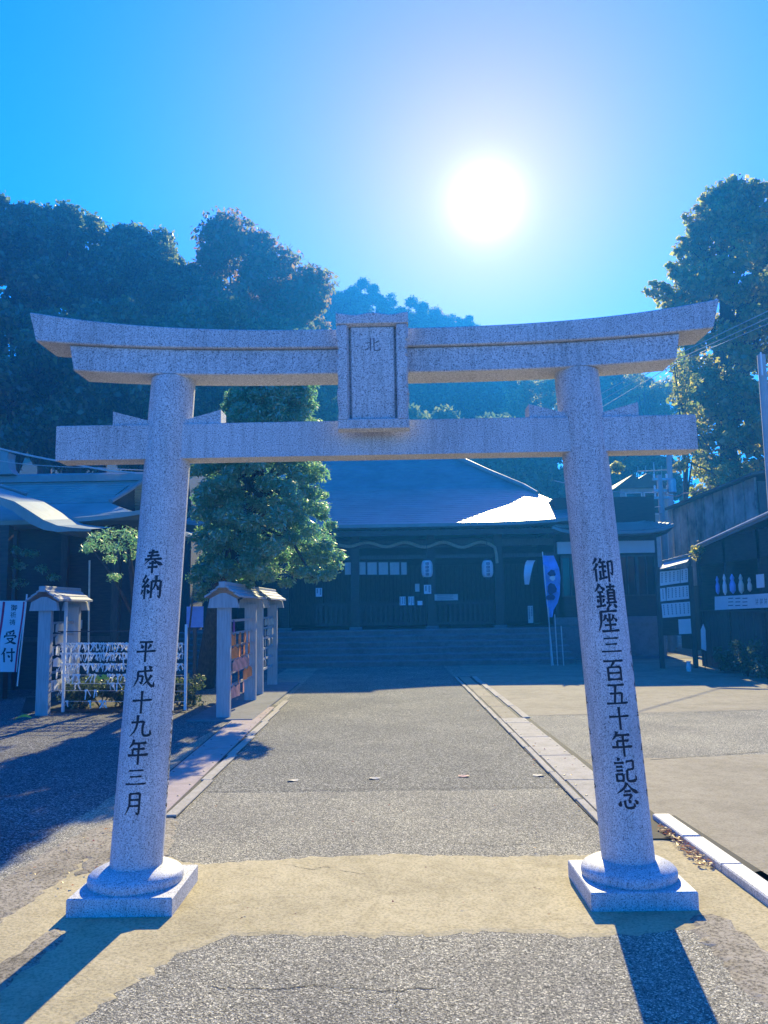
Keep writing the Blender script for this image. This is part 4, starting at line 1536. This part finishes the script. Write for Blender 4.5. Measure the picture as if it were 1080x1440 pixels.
# ------------------------------------------------------------------ tied fortune papers
YO = 8.5
FS = empty('wire_stand', (-5.0, YO, 0), 'low wire stand strung for tied fortune papers left of the left pillar', 'stand')
pa, pb = at(92, 885, YO), at(262, 885, YO)
MB().box(pa.x - .02, pa.x + .02, YO - .02, YO + .02, 0, pa.z + .45).build('post', 'white', FS)  # sunlight on this post put into its colour as white
MB().box(pb.x - .02, pb.x + .02, YO - .02, YO + .02, 0, pa.z + .05).build('post', 'white', FS)
MB().tube([at(70, 888, YO), at(262, 888, YO)], .009, 6).build('top_rail', 'darkmetal', FS)
wz = [905, 919, 934, 949, 961, 971, 986]
for v in wz:
    MB().tube([at(82, v, YO), at(262, v + 1, YO)], .004, 5).build('wire', 'cable', FS)
var = []
for q in range(4):
    rnd = random.Random(q)
    A, B = [], []
    for i in range(6):
        t = i / 5
        A.append((-.008 + .05 * (q - 1.5) * t * .5, -.012 + .012 * math.sin(t * 5 + q), .012 - .14 * t))
        B.append((.008 + .05 * (q - 1.5) * t * .5, -.014 + .012 * math.sin(t * 4 + q + 1), .012 - .14 * t))
    m_ = MB().strip(A, B)
    m_.strip([(-.02, -.014, .016), (.02, -.014, .016)], [(-.02, -.016, -.014), (.02, -.016, -.014)])
    A = [(a_[0] * -.7 + .016, a_[1] + .01, a_[2] * .8) for a_ in A]
    B = [(a_[0] * -.7 + .016, a_[1] + .01, a_[2] * .8) for a_ in B]
    m_.strip(A, B)
    me_o = m_.build('fortune_paper', 'paper', fix=False)
    var.append(me_o.data)
    bpy.data.objects.remove(me_o)
rnd = random.Random(77)
nm = ['top', 'second', 'third', 'fourth', 'fifth', 'sixth', 'lowest']
for k, v in enumerate(wz):
    us = list(np.arange(86, 258, 3.6)) if k < 3 else ([88, 92, 95, 99, 104, 108, 112, 128, 131, 134, 152, 156, 160, 165, 170, 174, 178, 184, 190, 198] if k == 3 else
                                                    [[106, 110, 156, 160, 164], [84, 122, 133, 176], [93, 126, 141, 146, 205]][k - 4])
    for u in us:
        p = at(u + rnd.uniform(-1, 1), v, YO)
        o = bpy.data.objects.new('fortune_paper', rnd.choice(var))
        COL.objects.link(o)
        o.location = p
        o.rotation_euler = (0, rnd.uniform(-.5, .5), rnd.uniform(-.6, .6))
        o.scale = (1.2, 1, rnd.uniform(.75, 1.15))
        tag(o, 'white fortune paper tied on the %s wire of the wire stand' % nm[k], 'fortune paper', 'fortune papers on the %s wire' % nm[k])
# yellow leaves caught on the wires and on the ground by the rack
p = at(145, 953, YO - .05)
m_ = MB()
for q in range(16):
    a_, b_ = random.uniform(-.09, .09), random.uniform(-.05, .04)
    m_.add([(p.x + a_ - .03, p.y, p.z + b_), (p.x + a_, p.y - .02, p.z + b_ - .02), (p.x + a_ + .03, p.y, p.z + b_ + .01), (p.x + a_, p.y + .01, p.z + b_ + .02)], [(0, 1, 2, 3)])
tag(m_.build('yellow_sprig', 'yellow', base=p, fix=False), 'small yellow leaf sprig caught among the tied papers', 'leaves')
A, B = [], []
for i in range(9):
    t = i / 8
    q = G(18 + 26 * t, 1016 - 9 * t + 5 * t * t)
    wv = .045 * math.sin(math.pi * min(1, t + .08)) + .004
    A.append((q.x, q.y - wv, .02 + .03 * math.sin(t * 3)))
    B.append((q.x, q.y + wv, .03 + .05 * math.sin(t * 3)))
tag(MB().strip(A, B).build('yellow_leaf', 'yellow', base=A[0], fix=False), 'long yellow green leaf lying at the foot of the left rack', 'leaf')
# planted bed behind and under the wires
q = [G(30, 1003), G(262, 1003), (at(262, 900, 10.8).x, 10.8, 0), (at(40, 900, 10.8).x, 10.8, 0)]
structure(MB().sheet([(p[0], p[1], .014) for p in q]).build('planting_bed', 'soil'))
rnd = random.Random(3)
for i, (u, v, lb) in enumerate(((105, 975, 'low dark shrub under the left end of the wires'), (140, 972, 'low dark shrub under the middle of the wires'), (172, 975, 'low dark shrub right beside the left pillar'), (250, 965, 'dark shrub between the left pillar and the path side rack'))):
    c = at(u, v, 9.1)
    pd = [(rnd.uniform(-.32, .32), rnd.uniform(-.25, .25), rnd.uniform(.08, .42), rnd.uniform(.12, .2)) for _ in range(14)]
    root = empty('low_shrub', (c.x, 9.15, 0), lb, 'shrub', 'low shrubs in the planting bed')
    o = bpy.data.objects.new('foliage', leaf_mesh('foliage', 'shrub', pd, 120, .035, i, .5))
    COL.objects.link(o)
    o.parent = root
    m_ = MB()
    for k in range(4):
        m_.tube([(c.x, 9.15, 0), (c.x + pd[k][0], 9.15 + pd[k][1], pd[k][2])], [.012, .006], 5)
    m_.build('stem', 'bark', root)

# ------------------------------------------------------------------ reception banner
YN = 10.4
bl, br_ = at(-16, 845, YN), at(38, 843, YN)
BN = empty('banner', (br_.x - .2, YN, 0), 'white reception banner with red borders and large black characters at left edge', 'banner')
bt, bb_ = at(35.5, 843, YN), at(23.5, 965, YN)
MB().tube([(bb_.x, YN + .02, max(0, bb_.z) - .0), (bt.x + .02, YN + .02, bt.z + .1)], .014, 8).build('pole', 'white', BN)


def bn(u, v, off=0):  # sheared banner coordinates from photo pixels
    p = at(u, v, YN)
    return (p.x, YN - off + .015 * math.sin(p.z * 5), p.z)


def bstrip(ua, ub, off, mat, name, v0=846, v1=945, par=BN):
    A, B = [], []
    for i in range(15):
        t = i / 14
        v = v0 + (v1 - v0) * t
        sh = -12.5 * (v - 846) / 99
        A.append(bn(ua + sh, v, off))
        B.append(bn(ub + sh, v, off))
    return MB().strip(A, B).build(name, mat, par, fix=False)


bc = bstrip(-40, 36, 0, 'cloth', 'banner_cloth')
bstrip(32.5, 34.8, .003, 'red', 'red_border', par=bc)
bstrip(4.0, 7.2, .003, 'red', 'red_border', par=bc)
g = MB()
for ch, u, v, ww, hh in (('受', 14.5, 896, 19, 20), ('付', 12, 921, 20, 21)):
    glyph(g, ch, lambda x, y_: bn(u + (x - 50) / 100 * ww, v + (y_ - 50) / 100 * hh, .005), 13)
glyph(g, '御', lambda x, y_: bn(19.5 + (x - 50) / 100 * 9, 854.5 + (y_ - 50) / 100 * 9, .005), 12)
for ch, u, v in (('祈', 18.3, 864.5), ('祷', 17.2, 875)):
    text_bm(g, ch, 9.0, lambda x, z: bn(u + x, v + 3.4 - z, .005))
g.build('lettering', 'ink', bc, fix=False)
MB().tube([bn(-40, 845.5, 0), bn(37, 845.5, 0)], .01, 6).build('top_rod', 'white', BN)
MB().tube([G(14, 955), at(12, 946, YN + .1)], .03, 6).build('foot', 'wood2', BN) if False else None

# pale blue board behind the left pillar, props for the tree
q = at(273, 866, 12.0)
o = panel('sign_board', 263, 853, 286, 882, 11.0, 'bluecloth', 'plain blue board on a post between left pillar and path side rack', 'sign', None, .03)
mid = at(274, 882, 11.0)
MB().box(mid.x - .03, mid.x + .03, 11.0, 11.05, 0, mid.z + .3).build('post', 'wood2', o)
for i, (u0, v0, u1, v1, lb) in enumerate(((258, 905, 276, 790, 'slim timber prop leaning against the round garden tree'), (126, 893, 126, 788, 'thin upright pole in front of the dark office wall'))):
    a_, b_ = at(u0, v0, 10.6), at(u1, v1, 10.6)
    tag(MB().tube([(a_.x, 10.6, 0), b_], .018, 6).build('support_pole', 'wood2' if i == 0 else 'palewood', base=(a_.x, 10.6, 0)), lb, 'pole')
# low timber curb under the racks
structure(MB().bevbox(-2.95, -1.98, 7.15, 13.0, 0, .035, .01).build('rack_plinth', 'stone'))

# ------------------------------------------------------------------ right side buildings
RB = empty('side_hall', (8, 22, 0), 'side hall with white plaster band and curved dark roof right of the right pillar', 'building')
x0, x1 = at(775, 770, 20.6).x, at(926, 770, 20.6).x
zb1, zb2 = at(850, 778, 20.6).z, at(850, 761, 20.6).z
MB().box(x0 + .2, x1, 20.75, 25, 1.0, 5.0).build('wall', 'wood', RB)
MB().box(x0 + .2, at(921, 770, 20.6).x, 20.62, 20.745, zb1, zb2).build('plaster_band', 'plaster', RB)
MB().box(x0, x1 + .05, 20.5, 25, 0, 1.0).build('stone_base', 'stone', RB)
MB().box(x0, x1 + .05, 20.45, 20.74, 1.0, 1.22).build('sill', 'stone', RB)
for i in range(5):
    xa = x0 + .35 + i * (x1 - x0 - .4) / 5
    xb = xa + (x1 - x0 - .4) / 5 - .1
    wv = MB().box(xa, xb, 20.70, 20.748, 1.9, zb1 - .12).build('window', 'glass', RB)
    MB().box(xa - .05, xa, 20.66, 20.747, 1.85, zb1 - .06).box(xb, xb + .05, 20.66, 20.747, 1.85, zb1 - .06).box(xa, xb, 20.66, 20.747, 1.85, 1.9).box(xa, xb, 20.66, 20.747, zb1 - .12, zb1 - .06).box((xa + xb) / 2 - .02, (xa + xb) / 2 + .02, 20.67, 20.70, 1.9, zb1 - .12).build('window_frame', 'wood2', wv)
# its roof: eave sweeping down to the right, layered courses lit at the left part
zr = at(866, 716, 22).z
rr = course_roof('roof', 'copper', at(735, 738, 19.9).x + .9, at(948, 738, 19.9).x, 19.9, 25.6, [0, .9, 1.8, 2.75], [0, .7, 1.4, 2.2], [at(900, 746, 19.9).z, at(900, 746, 19.9).z + .36, at(900, 746, 19.9).z + .78, at(900, 746, 19.9).z + 1.25], RB, .2, .11, .03, .12, 16)
structure(MB().sheet([(-1, 0, 0)] * 0 + [(x0, 19.2, .011), (x1 + 1.5, 19.2, .011), (x1 + 1.5, 20.5, .011), (x0, 20.5, .011)]).build('pavement', 'stone'))

# nobori banner and rails
YB_ = 17.2
NB = empty('banner', (at(776, 900, YB_).x, YB_, 0), 'blue upright banner with dark printed figure at the right end of the steps', 'banner')
P0, P1 = at(764, 781, YB_), at(775, 893, YB_)
MB().tube([(P1.x + .02, YB_, 0), (P0.x - .02, YB_, P0.z + .1)], .014, 7).build('pole', 'white', NB)
lv = [(781, 763, 779), (790, 763, 783), (800, 764, 786), (812, 765, 788), (824, 766, 788), (836, 767, 787), (848, 768, 784), (858, 770, 779), (868, 771, 777)]
A = [Vector(at(a_, v, YB_)) + Vector((0, .04 * math.sin(v * .11), 0)) for v, a_, b_ in lv]
Bm = [Vector(at((a_ + b_) / 2, v, YB_)) + Vector((0, .10 + .06 * math.sin(v * .13), 0)) for v, a_, b_ in lv]
B = [Vector(at(b_, v, YB_)) + Vector((0, .05 * math.sin(v * .17), 0)) for v, a_, b_ in lv]
nb = MB().strip(A, Bm).strip(Bm, B).build('banner_cloth', 'bluecloth', NB, fix=False)
def blob(mb_, uc, vc, ru, rv, n=14, sd=0):
    vs = []
    rn = random.Random(sd)
    for k in range(n):
        t = 2 * math.pi * k / n
        m__ = rn.uniform(.75, 1.1)
        p = at(uc + ru * math.cos(t) * m__, vc + rv * math.sin(t) * m__, YB_ - .06)
        vs.append(p)
    mb_.add(vs, [tuple(range(n))])
g = MB()
blob(g, 776, 806, 6, 5, sd=1)
blob(g, 776, 828, 6.5, 9, sd=2)
blob(g, 775, 840, 7, 5, sd=4)
g.build('printed_figure', 'navy', nb, fix=False)
g = MB()
blob(g, 777, 813, 4.5, 4, sd=3)
g.build('printed_patch', 'cloth', nb, fix=False)
for i, (u0, v0, u1, v1, lb) in enumerate(((771, 855, 774, 890, 'thin pale stake left of three beside the steps'), (780, 864, 783, 903, 'thin pale stake in the middle of three beside the steps'), (789, 880, 792, 919, 'taller pale stake right of three beside the steps'))):
    y_ = 17.0
    a_, b_ = at(u0, v0, y_), at(u1, v1, y_)
    tag(MB().tube([(b_.x, y_, 0), a_], .015, 6).build('stake', 'cable', base=(b_.x, y_, 0)), lb, 'stake', 'stakes beside the steps')

# notice board
YQ = 15.6
NBD = empty('notice_board', (at(951, 930, YQ).x, YQ, 0), 'roofed timber notice board full of white papers beside the open shed', 'notice board')
a_, b_ = at(926, 800, YQ), at(977, 893, YQ)
MB().box(a_.x, b_.x, YQ + .02, YQ + .08, b_.z, a_.z).build('back_board', 'wood', NBD)
for x in (a_.x - .02, b_.x + .0):
    MB().box(x - .05, x + .05, YQ, YQ + .1, 0, a_.z + .05).build('post', 'wood2', NBD)
m_ = MB()
p1, p2, p3, p4 = at(928, 800, YQ - .25), at(966, 790, YQ - .25), at(972, 782, YQ + .15), at(934, 791, YQ + .15)
for q in (0, -.035):
    m_.v += [(p.x, p.y, p.z + q) for p in (p1, p2, p3, p4)]
m_.f += [(0, 1, 2, 3), (7, 6, 5, 4), (0, 4, 5, 1), (1, 5, 6, 2), (2, 6, 7, 3), (3, 7, 4, 0)]
m_.build('roof', 'tile', NBD)
MB().tube([at(931, 790, YQ + .2), at(973, 779, YQ + .2)], .03, 6).build('ridge_roll', 'tile', NBD)
def quadpaper(pts, lb, k):
    P = [at(u, v, YQ) for u, v in pts]
    c = sum(P, Vector((0, 0, 0))) / 4
    root = tag(MB().add([(p.x, YQ - .005, p.z) for p in P] + [(p.x, YQ + .015, p.z) for p in P], [(3, 2, 1, 0), (4, 5, 6, 7), (0, 1, 5, 4), (1, 2, 6, 5), (2, 3, 7, 6), (3, 0, 4, 7)]).build('notice_paper', 'paper', base=c), lb, 'notice', 'papers pinned on the roofed notice board')
    q = MB()
    for i in range(k):
        t = (i + .5) / k
        top = P[0].lerp(P[1], t)
        bot = P[3].lerp(P[2], t)
        for j in range(5):
            aa = top.lerp(bot, .1 + j * .15)
            bb2 = top.lerp(bot, .2 + j * .15)
            q.add([(aa.x - .012, YQ - .007, aa.z), (aa.x + .012, YQ - .007, aa.z), (bb2.x + .012, YQ - .007, bb2.z), (bb2.x - .012, YQ - .007, bb2.z)], [(0, 1, 2, 3)])
    if k:
        q.build('lettering', 'faint', root, fix=False)


quadpaper([(928, 804), (956, 801), (956, 820), (928, 824)], 'wide white paper in the top row of the notice board', 5)
quadpaper([(957, 800.5), (967, 799), (967.5, 818.5), (957, 820)], 'narrow white paper right in the top row of the notice board', 2)
quadpaper([(928, 827.5), (935.5, 826.5), (936.5, 845), (929, 846)], 'narrow white paper left in the middle row of the notice board', 1)
quadpaper([(937.5, 826), (968, 823), (969, 842), (937.5, 845)], 'wide white paper in the middle row of the notice board', 6)
quadpaper([(930, 849), (970, 846), (971, 866), (932, 869)], 'wide white paper in the third row of the notice board', 7)
quadpaper([(954, 871), (971, 870), (972.5, 891), (955, 892)], 'blank white paper in the bottom corner of the notice board', 0)
# things on the ground beside the notice board
p = G(967, 916)
p = at(967, 910, 14.6)
o = MB().lathe([(.05, 0), (.06, .1), (.045, .2), (.06, .24)], (p.x, 14.6, 0), 10).build('stone_marker', 'white', base=(p.x, 14.6, 0))
tag(o, 'small white stone marker at the foot of the notice board', 'marker')
a_ = at(989, 893, 15.0)  # white five-sided piece on a thin stick
o = MB().add([(a_.x - .06, 15, .5), (a_.x + .05, 15, .45), (a_.x + .06, 15, .95), (a_.x + .02, 15, 1.1), (a_.x - .05, 15, .95), (a_.x - .06, 15.02, .5), (a_.x + .05, 15.02, .45), (a_.x + .06, 15.02, .95), (a_.x + .02, 15.02, 1.1), (a_.x - .05, 15.02, .95)], [(0, 1, 2, 3, 4), (9, 8, 7, 6, 5)] + [(i, 5 + i, 5 + (i + 1) % 5, (i + 1) % 5) for i in range(5)]).build('white_piece', 'white', base=(a_.x, 15, .45))
MB().box(a_.x - .01, a_.x + .01, 15.005, 15.015, 0, .5).build('stick', 'wood2', o)
tag(o, 'small white piece on a stick between notice board and shed', 'sign')

# open shed with goods on display, running along the right edge
SH = empty('open_shed', (8.4, 14, 0), 'dark open fronted shed along the right edge with pale roof edge', 'shed')
xs = 7.95
e0, e1 = at(975, 771, 16.3), at(1085, 723, 11.6)
e0.x = min(e0.x, xs + .2)
f0 = Vector((e0.x, 16.3, e0.z))
f1 = Vector((e1.x, 10.6, e1.z + .12))
m_ = MB()
vs = [f0, f1, f1 + Vector((3, 0, .9)), f0 + Vector((3, 0, .9))]
m_.add([tuple(v) for v in vs] + [(v.x, v.y, v.z - .07) for v in vs], [(0, 1, 2, 3), (7, 6, 5, 4), (0, 4, 5, 1), (1, 5, 6, 2), (2, 6, 7, 3), (3, 7, 4, 0)])
sr = m_.build('roof', 'tile', SH)
MB().tube([f0 + Vector((-.03, 0, .02)), f1 + Vector((-.03, 0, .02))], .03, 8).build('eave_edge', 'plaster', sr)
MB().box(xs + 1.9, xs + 2.0, 10.7, 16.2, 0, 3.6).build('back_wall', 'wood', SH)
MB().box(xs, xs + 2, 16.15, 16.25, 0, 3.1).build('end_wall', 'wood', SH)
for yy_ in (10.9, 12.7, 14.5, 16.1):
    MB().bevbox(xs + .02, xs + .16, yy_ - .07, yy_ + .07, 0, 3.2).build('post', 'wood', SH)
MB().box(xs + .02, xs + .14, 10.9, 16.1, 2.55, 3.15).build('header_board', 'wood', SH)
# counter of upright boards
for i in range(34):
    yy_ = 10.9 + i * .155
    MB().box(xs + .04 + random.uniform(0, .015), xs + .08, yy_, yy_ + .148, 0, 1.38).build('counter_board', 'wood2', SH)
MB().box(xs - .02, xs + .5, 10.85, 16.15, 1.38, 1.42).build('counter_top', 'wood2', SH)
# long white sign on the counter
def onshed(u, v, xx):
    d = ray(u, v)
    t = (xx - CX) / d.x
    return Vector((xx, -D + d.y * t, H + d.z * t))


xx = xs - .03
P = [onshed(1005, 839, xx), onshed(1086, 834, xx), onshed(1086, 854, xx), onshed(1005, 858, xx)]
sg = MB().add([tuple(p) for p in P] + [(p.x + .025, p.y, p.z) for p in P], [(3, 2, 1, 0), (4, 5, 6, 7), (0, 1, 5, 4), (1, 2, 6, 5), (2, 3, 7, 6), (3, 0, 4, 7)]).build('sign_board', 'paper', base=(xx, P[0].y, P[3].z))
tag(sg, 'long white sign board with dark lettering on the shed counter', 'sign')
q = MB()
for k, u in enumerate(np.arange(1062, 1082, 6.2)):
    for s_ in ('v20,5 20,95', 'h10,30 90,28', 'v70,5 66,95', 'h20,65 85,62', 'p50,40 44,60 30,96'):
        ST['~'] = s_
        glyph(q, '~', lambda x, y_: onshed(u + x / 100 * 5, 841 - (u - 1062) * .06 + y_ / 100 * 10, xx - .002), 9)
for u in (1024, 1034, 1044):
    for j in range(3):
        aa, bb2 = onshed(u, 841 + j * 5, xx - .002), onshed(u + 7, 840.6 + j * 5, xx - .002)
        q.add([aa, bb2, bb2 + Vector((0, 0, -.02)), aa + Vector((0, 0, -.02))], [(0, 1, 2, 3)])
q.build('lettering', 'faint', sg, fix=False)
chm = [(1009, 823, 5, 13, 'shrub', 'slim green hanging charm, first from the left over the counter sign'), (1019, 822, 5, 15, 'cloth', 'white stringed charm, second from the left over the counter sign'),
       (1030, 821, 7, 14, 'bluecloth', 'blue hanging charm with a round top over the counter sign'), (1042, 821, 6, 14, 'paper2', 'pale cylindrical charm, fourth over the counter sign'), (1054, 822, 5, 10, 'paper2', 'short pale charm left of the white card above the counter')]
for u, v, wv, hv, mt, lb in chm:
    xx = xs - .02
    m_ = MB()
    c = onshed(u, v, xx)
    top = onshed(u, v - hv, xx)
    hh = top.z - c.z
    prof = [(.01, -hh), (.055 * wv / 6, -hh * .7), (.06 * wv / 6, -.1 * hh), (.03 * wv / 6, .35 * hh), (.045 * wv / 6, .6 * hh), (.01, hh)]
    tag(m_.lathe(prof, c, 12).build('hanging_charm', mt if mt != 'shrub' else 'bluecloth', base=c), lb, 'charm', 'charms hanging over the shed counter')
xx = xs - .025
P = [onshed(1063, 808, xx), onshed(1073, 807, xx), onshed(1074, 826, xx), onshed(1064, 827, xx)]
o = MB().add([tuple(p) for p in P] + [(p.x + .02, p.y, p.z) for p in P], [(3, 2, 1, 0), (4, 5, 6, 7), (0, 1, 5, 4), (1, 2, 6, 5), (2, 3, 7, 6), (3, 0, 4, 7)]).build('price_card', 'paper', base=P[3])
tag(o, 'white upright card in a frame above the right end of the counter sign', 'card')
# plants in front of the shed
rnd = random.Random(9)
for i, (u, v, s_, lb) in enumerate(((1050, 930, .5, 'dark potted bush in front of the shed near the right edge'), (1020, 922, .35, 'small dark bush in front of the shed counter'), (1078, 935, .5, 'dark bush cut by the right edge below the counter'), (975, 775, .3, 'sunlit sprig of leaves on the roof of the notice board'))):
    if i < 3:
        c = Vector((xs - .25, [13.0, 14.2, 11.9][i], 0))
        zc = s_ * .9
        base = (c.x, c.y, 0)
    else:
        c = at(982, 775, 15.8)
        zc = 0
        base = tuple(c)
    pd = [(rnd.uniform(-.8, .8) * s_ * .6, rnd.uniform(-.8, .8) * s_ * .6, zc + rnd.uniform(-.6, .6) * s_, s_ * rnd.uniform(.25, .4)) for _ in range(12)]
    root = empty('bush', base, lb, 'bush')
    o = bpy.data.objects.new('foliage', leaf_mesh('foliage', 'shrub' if i < 3 else 'ginkgo', pd, 90 if i < 3 else 30, .04, i + 50, .5))
    COL.objects.link(o)
    o.parent = root
    m_ = MB()
    for k in range(5):
        m_.tube([(base[0], base[1], base[2] if i < 3 else base[2] - .3), (base[0] + pd[k][0], base[1] + pd[k][1], base[2] + pd[k][2])], [.014, .006], 5)
    m_.build('stem', 'bark', root)

# panelled building up the slope behind the shed
PBn = empty('panelled_building', (10.4, 20, 0), 'tall building of upright panels with painted light blotches behind the shed', 'building')
xp = 10.4
t0, t1 = onshed(945, 712, xp), onshed(1062, 664, xp)
bays = 9
MB().box(xp + .06, xp + 3, t1.y, t0.y, 0, t0.z - .15).build('wall', 'wood2', PBn)
for i in range(bays):
    ya_ = t0.y + (t1.y - t0.y) * i / bays
    yb_ = t0.y + (t1.y - t0.y) * (i + .86) / bays
    MB().box(xp, xp + .06, yb_, ya_, 2.2, t0.z - .12 + (t1.z - t0.z) * i / bays).build('panel', 'corr', PBn)
MB().add([(xp - .25, t0.y + .3, t0.z - .05), (xp - .25, t1.y - .3, t1.z - .05), (xp + 3.2, t1.y - .3, t1.z + .5), (xp + 3.2, t0.y + .3, t0.z + .5), (xp - .25, t0.y + .3, t0.z - .13), (xp - .25, t1.y - .3, t1.z - .13), (xp + 3.2, t1.y - .3, t1.z + .42), (xp + 3.2, t0.y + .3, t0.z + .42)],
         [(0, 1, 2, 3), (7, 6, 5, 4), (0, 4, 5, 1), (1, 5, 6, 2), (2, 6, 7, 3), (3, 7, 4, 0)]).build('roof', 'wood2', PBn)
# far house with aerial
hx = at(905, 700, 34)
HB = empty('far_house', (hx.x, 36, 0), 'distant grey house with roof aerial right of the right pillar', 'house')
w0, w1 = at(872, 700, 34).x, at(940, 700, 34).x
zt = at(905, 668, 34).z
MB().box(w0, w1, 34, 38, 0, zt - .6).build('wall', 'polecon', HB)
MB().prism([(w0 - .3, zt - .65), (w0 + .6, zt), (w0 + .9, zt - .2), (w0 + 1.3, zt + .05), (w1 + .3, zt - .65)], 'y', 33.8, 38.2).build('roof', 'wood2', HB)
for i in range(2):
    xa = w0 + .3 + i * .9
    wn = MB().box(xa, xa + .7, 33.97, 33.995, zt - 1.9, zt - .9).build('window', 'glass', HB)
    MB().box(xa - .05, xa, 33.94, 33.996, zt - 1.95, zt - .85).box(xa + .7, xa + .75, 33.94, 33.996, zt - 1.95, zt - .85).box(xa, xa + .7, 33.94, 33.996, zt - .9, zt - .85).box(xa, xa + .7, 33.94, 33.996, zt - 1.95, zt - 1.9).build('window_frame', 'white', wn)
m_ = MB()
m_.tube([at(896, 663, 34.5), at(938, 661, 34.5)], .025, 5)
for u in (897, 908, 919, 930):
    m_.tube([at(u, 655, 34.5), at(u, 668, 34.5)], .015, 5)
m_.tube([at(919, 650, 34.5), (at(919, 650, 34.5).x, 34.5, zt - .3)], .03, 5)
m_.build('aerial', 'steel', HB)

# utility pole, wires, posts
YU = 23.0
ub, ut = at(936, 800, YU), at(927, 668, YU)
UP = empty('utility_pole', (ub.x, YU, 0), 'slim grey utility pole with fittings behind the notice board', 'pole')
MB().tube([(ub.x + .06, YU, 0), (ut.x, YU, ut.z)], [.13, .09], 12).build('shaft', 'polecon', UP)
for v in (674, 690, 700):
    c = at(928.5 + (v - 670) * .07, v, YU)
    MB().box(c.x - .28, c.x + .28, YU - .05, YU + .05, c.z - .04, c.z + .04).build('crossarm', 'steel', UP)
    for s_ in (-.22, .22):
        MB().lathe([(.03, 0), (.045, .04), (.03, .08), (.045, .12), (.02, .15)], (c.x + s_, YU, c.z + .04), 8).build('insulator', 'white', UP)
c = at(933, 684, YU)
MB().lathe([(.14, -.25), (.15, -.22), (.15, .2), (.12, .25)], (c.x + .25, YU - .1, c.z), 12).build('transformer', 'steel', UP)
cable([(926, 692), (890, 693), (855, 690), (780, 676)], [YU, 21, 19, 16], .014, 'pale cable from the utility pole toward the right pillar, upper one', sag=.02)
cable([(930, 690), (945, 697), (960, 694), (1000, 684)], [YU, 22.5, 22, 20], .016, 'reddish pale cable leaving the utility pole to the right', 'pinkp', .05)
cable([(932, 712), (905, 713), (880, 712), (856, 706)], [YU, 22, 21.5, 21], .014, 'pale cable crossing low behind the right pillar, upper of two', sag=.02)
cable([(934, 722), (905, 719), (884, 716), (856, 708)], [YU, 22, 21.5, 21], .012, 'pale cable crossing low behind the right pillar, lower of two', sag=.02)
for i, (a_, b_) in enumerate((((846, 553), (905, 521)), ((846, 563), (915, 523)), ((846, 573), (950, 511)))):
    cable([a_, b_, (1200, 380 + i * 12)], [26, 24, 15], .012, ['overhead wire right of the pillar top, highest of three', 'overhead wire right of the pillar top, middle of three', 'overhead wire right of the pillar top, lowest of three'][i])
c, d = at(942, 800, 25), at(941, 635, 25)
o = empty('lamp_post', (c.x, 25, 0), 'taller plain pale post standing behind the utility pole', 'post')
MB().tube([(c.x, 25, 0), (d.x, 25, d.z)], [.12, .10], 10).build('shaft', 'polecon', o)
MB().lathe([(.12, 0), (.12, .08), (.03, .14)], (d.x, 25, d.z), 10).build('cap', 'steel', o)
c, d = at(1079, 800, 12.5), at(1076, 505, 12.5)
o = empty('steel_post', (c.x + .06, 12.2, 0), 'grey steel post cut by the right edge in front of the ginkgo', 'post')
MB().tube([(c.x + .06, 12.2, 0), (c.x + .06, 12.2, d.z)], .085, 10).build('shaft', 'polecon', o)
MB().box(c.x - .05, c.x - .02, 12.0, 12.03, d.z - .5, d.z).build('bracket', 'white', o)

# ------------------------------------------------------------------ air
hz = bpy.data.materials.new('haze')
hz.use_nodes = True
t = hz.node_tree
t.nodes.clear()
v = t.nodes.new('ShaderNodeVolumePrincipled')
v.inputs['Color'].default_value = (0.02, 0.27, 1.0, 1)
v.inputs['Density'].default_value = 0.0041
v.inputs['Anisotropy'].default_value = 0.45
o = t.nodes.new('ShaderNodeOutputMaterial')
t.links.new(v.outputs[0], o.inputs['Volume'])
MT['haze'] = hz
h = MB().box(-420, 420, -80, 720, -1.2, 48).build('haze', 'haze')
stuff(h)
